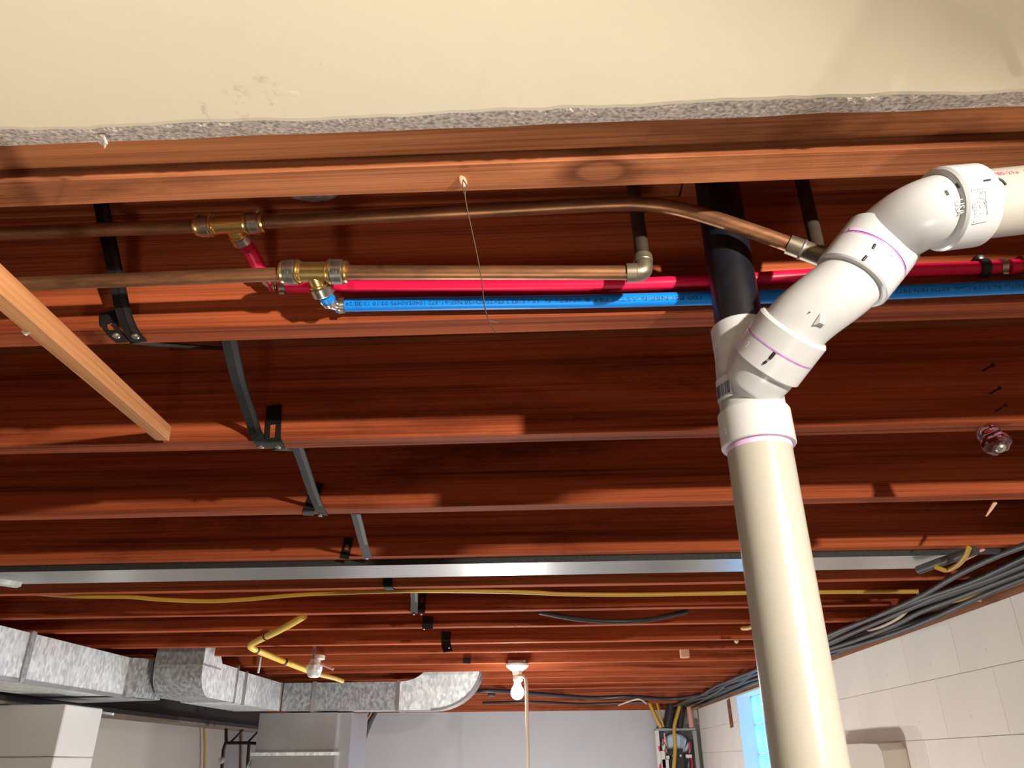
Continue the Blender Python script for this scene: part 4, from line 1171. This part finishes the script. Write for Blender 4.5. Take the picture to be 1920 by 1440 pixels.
# refrigerant line
tube_thing('copper_line', spline([P(697, 1334, Y=5.5), P(682, 1360, Y=5.5), P(670, 1395, Y=5.5), P(662, 1440, Y=5.5), P(660, 1480, Y=5.5)], 6), .009, M['copper'], 'thin copper line curving down the grey wall', 'pipe', seg=10)
tube_thing('insulated_line', spline([P(703, 1334, Y=5.54), P(690, 1360, Y=5.54), P(678, 1395, Y=5.54), P(669, 1440, Y=5.54), P(667, 1480, Y=5.54)], 6), .022, M['rubber'], 'black insulated line beside the copper line', 'pipe', seg=12)

# ------------------------------------------------------------------ yellow gas tube and its fitting
cs = spline([P(570, 1155, Z=.464), P(545, 1170, Z=.452), P(515, 1186, Z=.446), P(486, 1200, Z=.438), P(470, 1209, Z=.432), P(474, 1216, Z=.426), P(500, 1227, Z=.416), P(540, 1243, Z=.398), P(576, 1257, Z=.382)], 6)
cg = tube_thing('gas_tube', cs, .0125, M['csst'], 'bright yellow gas tube bent in a V below the joists', 'gas pipe', seg=14)
for (px, py, zz) in ((496, 1194, .441), (484, 1220, .422), (535, 1241, .400)):
    i = min(range(len(cs)), key=lambda k: (cs[k] - P(px, py, Z=zz)).length); i = max(1, min(i, len(cs) - 2))
    d = (cs[i + 1] - cs[i - 1]).normalized()
    MB().lathe(cs[i] - d * .007, d, [(0, .0125), (0, .0138), (.014, .0138), (.014, .0125)], 14).build('tape_band', M['rubber'], cg)
gf = thing('gas_regulator', P(592, 1262, Z=.37), 'grey metal gas regulator with a white cap on the yellow tube', 'regulator')
c = P(590, 1250, Z=.385)
MB().lathe(c - Vector((0, 0, .045)), (0, 0, 1), [(0, .018), (.006, .026), (.03, .034), (.05, .034), (.056, .028), (.075, .022)], 18).build('regulator_body', M['galv'], gf)
MB().lathe(c + Vector((.018, 0, .028)), (0, 0, 1), [(0, .020), (.004, .024), (.018, .024), (.022, .018)], 18).build('white_cap', M['porcelain'], gf)
MB().ribbon([c + Vector((-.01, .0, .02)), Vector((c.x - .01, c.y, CZ + ZS - .002))], .012, .002, (1, 0, 0)).build('hanger_strip', M['galv_dull'], gf)
MB().sweep([c + Vector((.03, 0, .01)), c + Vector((.085, 0, -.012))], .006, 8).build('side_lever', M['pink'], gf)
tube_thing('gas_tube', [c + Vector((.01, .004, -.03)), P(625, 1271, Z=.365), P(642, 1277, Z=.36)], .0105, M['nmyellow'], 'short yellow tube leaving the regulator behind the duct', 'gas pipe', seg=10)

# ------------------------------------------------------------------ cables under the joists
yc = spline([P(60, 1112, Z=.482), P(110, 1116, Z=.468), P(150, 1118, Z=.458), P(240, 1119, Z=.456), P(300, 1124, Z=.450), P(390, 1127, Z=.448), P(470, 1123, Z=.452), P(560, 1115, Z=.457), P(650, 1111, Z=.458), P(760, 1108, Z=.458), P(900, 1108.5, Z=.456), P(1000, 1111, Z=.453), P(1060, 1114, Z=.450), P(1200, 1115, Z=.449), P(1400, 1111.5, Z=.452), P(1560, 1110, Z=.453), P(1700, 1109, Z=.453), P(1722, 1108, Z=.453)], 6)
tube_thing('yellow_cable', yc, .0062, M['nmyellow'], 'long yellow cable draped across just behind the fifth joist', 'cable', 'yellow cables', seg=10)
tube_thing('black_cable', spline([P(1010, 1147, Z=.47), P(1080, 1160, Z=.455), P(1150, 1165, Z=.45), P(1215, 1162, Z=.452), P(1290, 1146, Z=.47)], 8), .009, M['nmblack'], 'black cable sagging below the seventh joist', 'cable', 'black cables', seg=10)

# bundle along the top of the right wall
def runcable(name, x, z, r, mat, label, y0=1.2, y1=7.5, amp=.024, seed=0, grp='cables along the right wall'):
    pts = []
    n = 26
    for i in range(n + 1):
        yv = y0 + (y1 - y0) * i / n
        pts.append(W(x + amp * noise.noise(Vector((yv * 1.4, seed, 0))) + amp * .5 * noise.noise(Vector((yv * 4, seed, 4))), yv, z + amp * .8 * noise.noise(Vector((yv * 1.2, seed, 7)))))
    return tube_thing(name, spline(pts, 3), r, M[mat], label, 'cable', grp, seg=8)
specs = [(1.13, .443, .008, 'nmgrey', 'outermost grey cable of the bundle along the right wall'), (1.155, .446, .008, 'nmblack', 'second black cable in from the edge of the bundle along the right wall'),
         (1.19, .440, .009, 'nmgrey', 'thick grey cable in the middle of the bundle along the right wall'), (1.215, .450, .008, 'nmblack', 'black cable above the middle of the wall bundle'),
         (1.24, .436, .0085, 'nmgrey', 'grey cable just below the middle of the wall bundle'), (1.262, .444, .008, 'nmblack', 'black cable tucked behind the middle of the wall bundle'),
         (1.285, .430, .009, 'nmgrey', 'grey cable resting against the wooden sill plate'), (1.31, .440, .009, 'nmblack', 'innermost black cable close to the sill plate'), (1.325, .448, .0075, 'flange', 'brownish cable at the very back of the wall bundle')]
for i, (x, z, r, mt, lb) in enumerate(specs): runcable('wall_cable', x, z, r, mt, lb, seed=i * 3.7)
tube_thing('ivory_cable', spline([P(1555, 1200, X=1.30), P(1600, 1190, X=1.28), P(1650, 1176, X=1.24), P(1690, 1155, X=1.22), P(1712, 1130, X=1.20), P(1735, 1121, X=1.20), P(1780, 1121, X=1.27), P(1840, 1125, X=1.34)], 6), .0055, M['nmwhite'], 'thin ivory cable looping below the wall bundle', 'cable', seg=8)
tube_thing('yellow_cable', spline([P(1768, 1128, X=1.28), P(1800, 1122, X=1.28), P(1840, 1105, X=1.29), P(1880, 1091, X=1.30), P(1920, 1083, X=1.31), P(1990, 1062, X=1.32)], 6), .0095, M['nmyellow'], 'thick yellow cable at the right edge above the block wall', 'cable', 'yellow cables', seg=10)
q = P(1723, 1117, X=1.19)
MB().ribbon([q + Vector((-.02, 0, .018)), q + Vector((0, -.012, 0)), q + Vector((.03, 0, -.018))], .01, .004, (0, 1, 0)).build('cable_staple', M['galv'], None, 'pale metal staple holding the wall cables', 'staple')
# far cables near the back
tube_thing('black_cable', spline([P(880, 1297, Z=.445), P(925, 1295, Z=.448), P(1010, 1301, Z=.446), P(1110, 1308, Z=.444), P(1180, 1306, Z=.446), P(1260, 1310, Z=.444), P(1330, 1300, Z=.446)], 5), .014, M['nmblack'], 'upper black cable along the top of the far wall', 'cable', 'black cables', seg=8)
tube_thing('black_cable', spline([P(905, 1318, Z=.44), P(1000, 1316, Z=.438), P(1100, 1320, Z=.436), P(1215, 1316, Z=.438)], 5), .010, M['nmblack'], 'lower black cable along the top of the far wall', 'cable', 'black cables', seg=8)
q = P(916, 1291, Z=.446)
q.y = 5.83 - .018
MB().cbox(Vector((q.x - .024, q.y - .02, CZ + HJ - .045)), Vector((q.x + .024, q.y + .016, CZ + HJ + .002)), .004).build('cable_box', M['rubber'], None, 'small black box on the cable at the far wall', 'box')
tube_thing('ivory_cable', spline([P(1160, 1322, Z=.418), P(1185, 1313, Z=.420), P(1200, 1311, Z=.420), P(1212, 1319, Z=.415)], 5), .007, M['nmwhite'], 'short pale cable near the far wall left of the electric panel', 'cable', seg=8)
q = P(1271, 1228, Z=HJ)
MB().cbox(Vector((q.x - .02, 3.7859 - .034, CZ + HJ - .036)), Vector((q.x + .02, 3.7859 - .004, CZ + HJ + .002)), .003).build('wood_block', M['putty'], None, 'small pinkish wood block under a far joist', 'block')
q = P(1366, 1209, Z=HJ)
MB().lathe(Vector((q.x, 3.4803 - .018, CZ + HJ + .003)), (0, 0, -1), [(0, .006), (.01, .010), (.018, .004)], 10).build('insulator', M['nmwhite'], None, 'tiny cream knob under a far joist near the drain pipe', 'knob')
tube_thing('yellow_cable', [P(1392, 1178, Z=.456), P(1402, 1178, Z=.448), P(1420, 1172, Z=.45)], .008, M['nmyellow'], 'short yellow cable end beside the drain pipe', 'cable', 'yellow cables', seg=8)
MB().ribbon([P(1365, 1312, X=1.352), P(1372, 1364, X=1.352)], .07, .008, (0, 1, 0)).build('wood_strip', M['sill'], None, 'brownish strip hanging on the right wall before the window', 'strip')
vx = thing('vent_cover', W(1.31, 2.9, -.3), 'beige box with rounded top corner on the right wall behind the drain pipe', 'cover')
pf = [(2.55, -.6), (2.55, .028), (2.58, .052), (2.75, .058), (3.25, .058), (3.25, -.6)]
n = len(pf); vs = [(1.265, a, CZ + b_) for a, b_ in pf] + [(1.36, a - .0, CZ + b_ + .006) for a, b_ in pf]
vdy = P(1655, 1420, X=1.265).y - 2.55
vs = [(x, a + vdy, z) for x, a, z in vs]
MB().add(vs, [tuple(range(n))] + [(i, (i + 1) % n, (i + 1) % n + n, i + n) for i in range(n)]).build('cover_shell', M['beigewall'], vx)

# ------------------------------------------------------------------ electric panel on the far wall
ep = thing('electric_panel', P(1268, 1440, Y=7.7), 'open electric panel on the far wall right of the bulb', 'electric panel')
def prect(x0, y0, x1, y1, yy, th, mat, name, parent=ep):
    a, b_ = P(x0, 1405, Y=yy), P(x1, 1405, Y=yy)
    a.z, b_.z = P(x0, y1, Y=yy).z, P(x0, y0, Y=yy).z
    return MB().box((a.x, yy, a.z), (b_.x, yy + th, b_.z)).build(name, mat, parent)
prect(1232, 1367, 1309, 1600, 7.69, .06, simple('panel_inside', (.10, .10, .105), .6, var=.5, vscale=25), 'panel_box')
prect(1231, 1370, 1238, 1600, 7.62, .08, M['panelwhite'], 'panel_edge')
prect(1302, 1370, 1309, 1600, 7.62, .08, M['panelgrey'], 'panel_edge')
prect(1232, 1366, 1308, 1370, 7.62, .08, M['panelgrey'], 'panel_edge')
c = P(1267, 1396, Y=7.66)
MB().lathe(c, (0, -1, 0), [(0, .12), (.02, .118), (.03, .10)], 24, fl=lambda a: 1 - .25 * abs(math.cos(a))).build('breaker_cover', M['panelblue'], ep)
prect(1254, 1404, 1280, 1600, 7.60, .05, M['rubber'], 'breaker_stack')
for i, (x0, y0, x1, y1) in enumerate(((1248, 1417, 1257, 1423), (1285, 1415, 1296, 1421), (1239, 1408, 1246, 1440), (1240, 1424, 1252, 1470))): prect(x0, y0, x1, y1, 7.60, .04, M['panelwhite'], 'terminal')
for (px, py) in ((1262, 1417), (1276, 1417)):
    MB().lathe(P(px, py, Y=7.598), (0, -1, 0), [(0, .012), (.006, .010)], 10).build('terminal_screw', M['knot'], ep)
wr_i = random.Random(3)
for i in range(14):
    x0 = wr_i.choice([wr_i.uniform(1284, 1301), wr_i.uniform(1284, 1301), wr_i.uniform(1239, 1250)])
    y0 = wr_i.uniform(1374, 1400)
    pts = [P(x0 + wr_i.uniform(-5, 5), y0 + k * 22, Y=7.64 - wr_i.uniform(0, .03)) for k in range(4)]
    MB().sweep(spline(pts, 4), .008, 6).build('panel_wire', [M['red'], M['nmblack'], M['panelwhite'], M['pink'], M['nmgrey']][i % 5], ep)
def pcab(pts, r, mat, label, yy=7.6):
    return tube_thing('panel_cable', spline([P(a, b_, Y=yy) for a, b_ in pts], 5), r, M[mat], label, 'cable', 'cables entering the electric panel', seg=8)
pcab([(1217, 1315), (1225, 1335), (1233, 1352), (1240, 1364)], .018, 'nmyellow', 'leftmost yellow cable entering the electric panel')
pcab([(1231, 1313), (1236, 1335), (1241, 1352), (1244, 1363)], .011, 'nmyellow', 'second yellow cable entering the electric panel')
pcab([(1259, 1316), (1257, 1330), (1253, 1352), (1251, 1364)], .042, 'nmblack', 'thick black cable bundle left of centre above the panel', 7.64)
pcab([(1277, 1316), (1277, 1335), (1275, 1352), (1273, 1364)], .036, 'nmblack', 'thick black cable bundle right of centre above the panel', 7.64)
pcab([(1276, 1318), (1270, 1340), (1264, 1365), (1266, 1400), (1262, 1460)], .016, 'nmyellow', 'yellow cable crossing in front of the electric panel', 7.54)
pcab([(1291, 1318), (1294, 1340), (1297, 1364)], .024, 'pink', 'pinkish cable at the right above the electric panel')
pcab([(1288, 1325), (1305, 1324), (1322, 1318), (1335, 1306)], .022, 'nmyellow', 'yellow cable running from the panel to the corner')
pcab([(1329, 1318), (1338, 1300), (1345, 1290)], .02, 'sill', 'brown cable in the far corner', 7.5)
MB().box(P(1316, 1440, Y=7.735) - Vector((0, 0, 1)), P(1322, 1332, Y=7.735) + Vector((0, .012, 0))).build('corner_board', M['beigewall'], None, 'pale board on the far wall beside the electric panel', 'board')

# ------------------------------------------------------------------ hanging bulb
fx = thing('bulb_fixture', BULB, 'bare lit bulb in a white porcelain holder under the far joists', 'lamp')
bx, by = BULB.x, BULB.y
MB().box((bx - .045, by - .045, CZ + .455), (bx + .045, by + .045, CZ + .470)).build('mounting_plate', M['flange'], fx)
MB().lathe((bx, by, CZ + .456), (0, 0, -1), [(0, .058), (.010, .058), (.018, .052), (.036, .026), (.052, .024), (.058, .02)], 28).build('porcelain_holder', M['porcelain'], fx)
MB().lathe((bx + .004, by, CZ + .400), (0, 0, -1), [(0, .021), (.004, .026), (.022, .026), (.030, .020)], 20).build('outlet_adapter', M['porcelain'], fx)
MB().lathe((bx, by, CZ + .372), (0, 0, -1), [(0, .016), (.018, .018), (.034, .028), (.05, .033), (.068, .031), (.082, .020), (.088, .005)], 28).build('bulb', M['bulb'], fx)
cordp = spline([W(bx + .010, by - .03, .395), P(984, 1270, Y=by - .045), P(987, 1285, Y=by - .05), P(988, 1330, Y=by - .05), P(989, 1380, Y=by - .05), P(990, 1440, Y=by - .05), P(990, 1500, Y=by - .05)], 6)
tube_thing('pull_cord', cordp, .0085, M['nmwhite'], 'pale cord hanging down beside the lit bulb', 'cord', seg=10)

# bodies outside the frame: the room bulb and the added floor fill light
t = thing('room_bulb', KEY, 'bare bulb lighting the room from the right behind the photographer', 'lamp')
MB().lathe(KEY + Vector((0, 0, .20)), (0, 0, -1), [(0, .05), (.02, .05), (.05, .02), (.09, .018)], 20).build('lamp_holder', M['porcelain'], t)
MB().sweep([KEY + Vector((0, 0, .19)), Vector((KEY.x, KEY.y, CZ + DZ))], .008, 8).build('lamp_stem', M['porcelain'], t)
t = thing('added_floor_fill', (FILL.x, FILL.y, 0), 'round body of the added fill light below the frame', 'lamp')
MB().lathe((FILL.x, FILL.y, 0), (0, 0, 1), [(0, .12), (.02, .12), (.03, .05), (.08, .05), (.10, .15), (.13, .155)], 28).build('fill_light_body', M['rubber'], t)
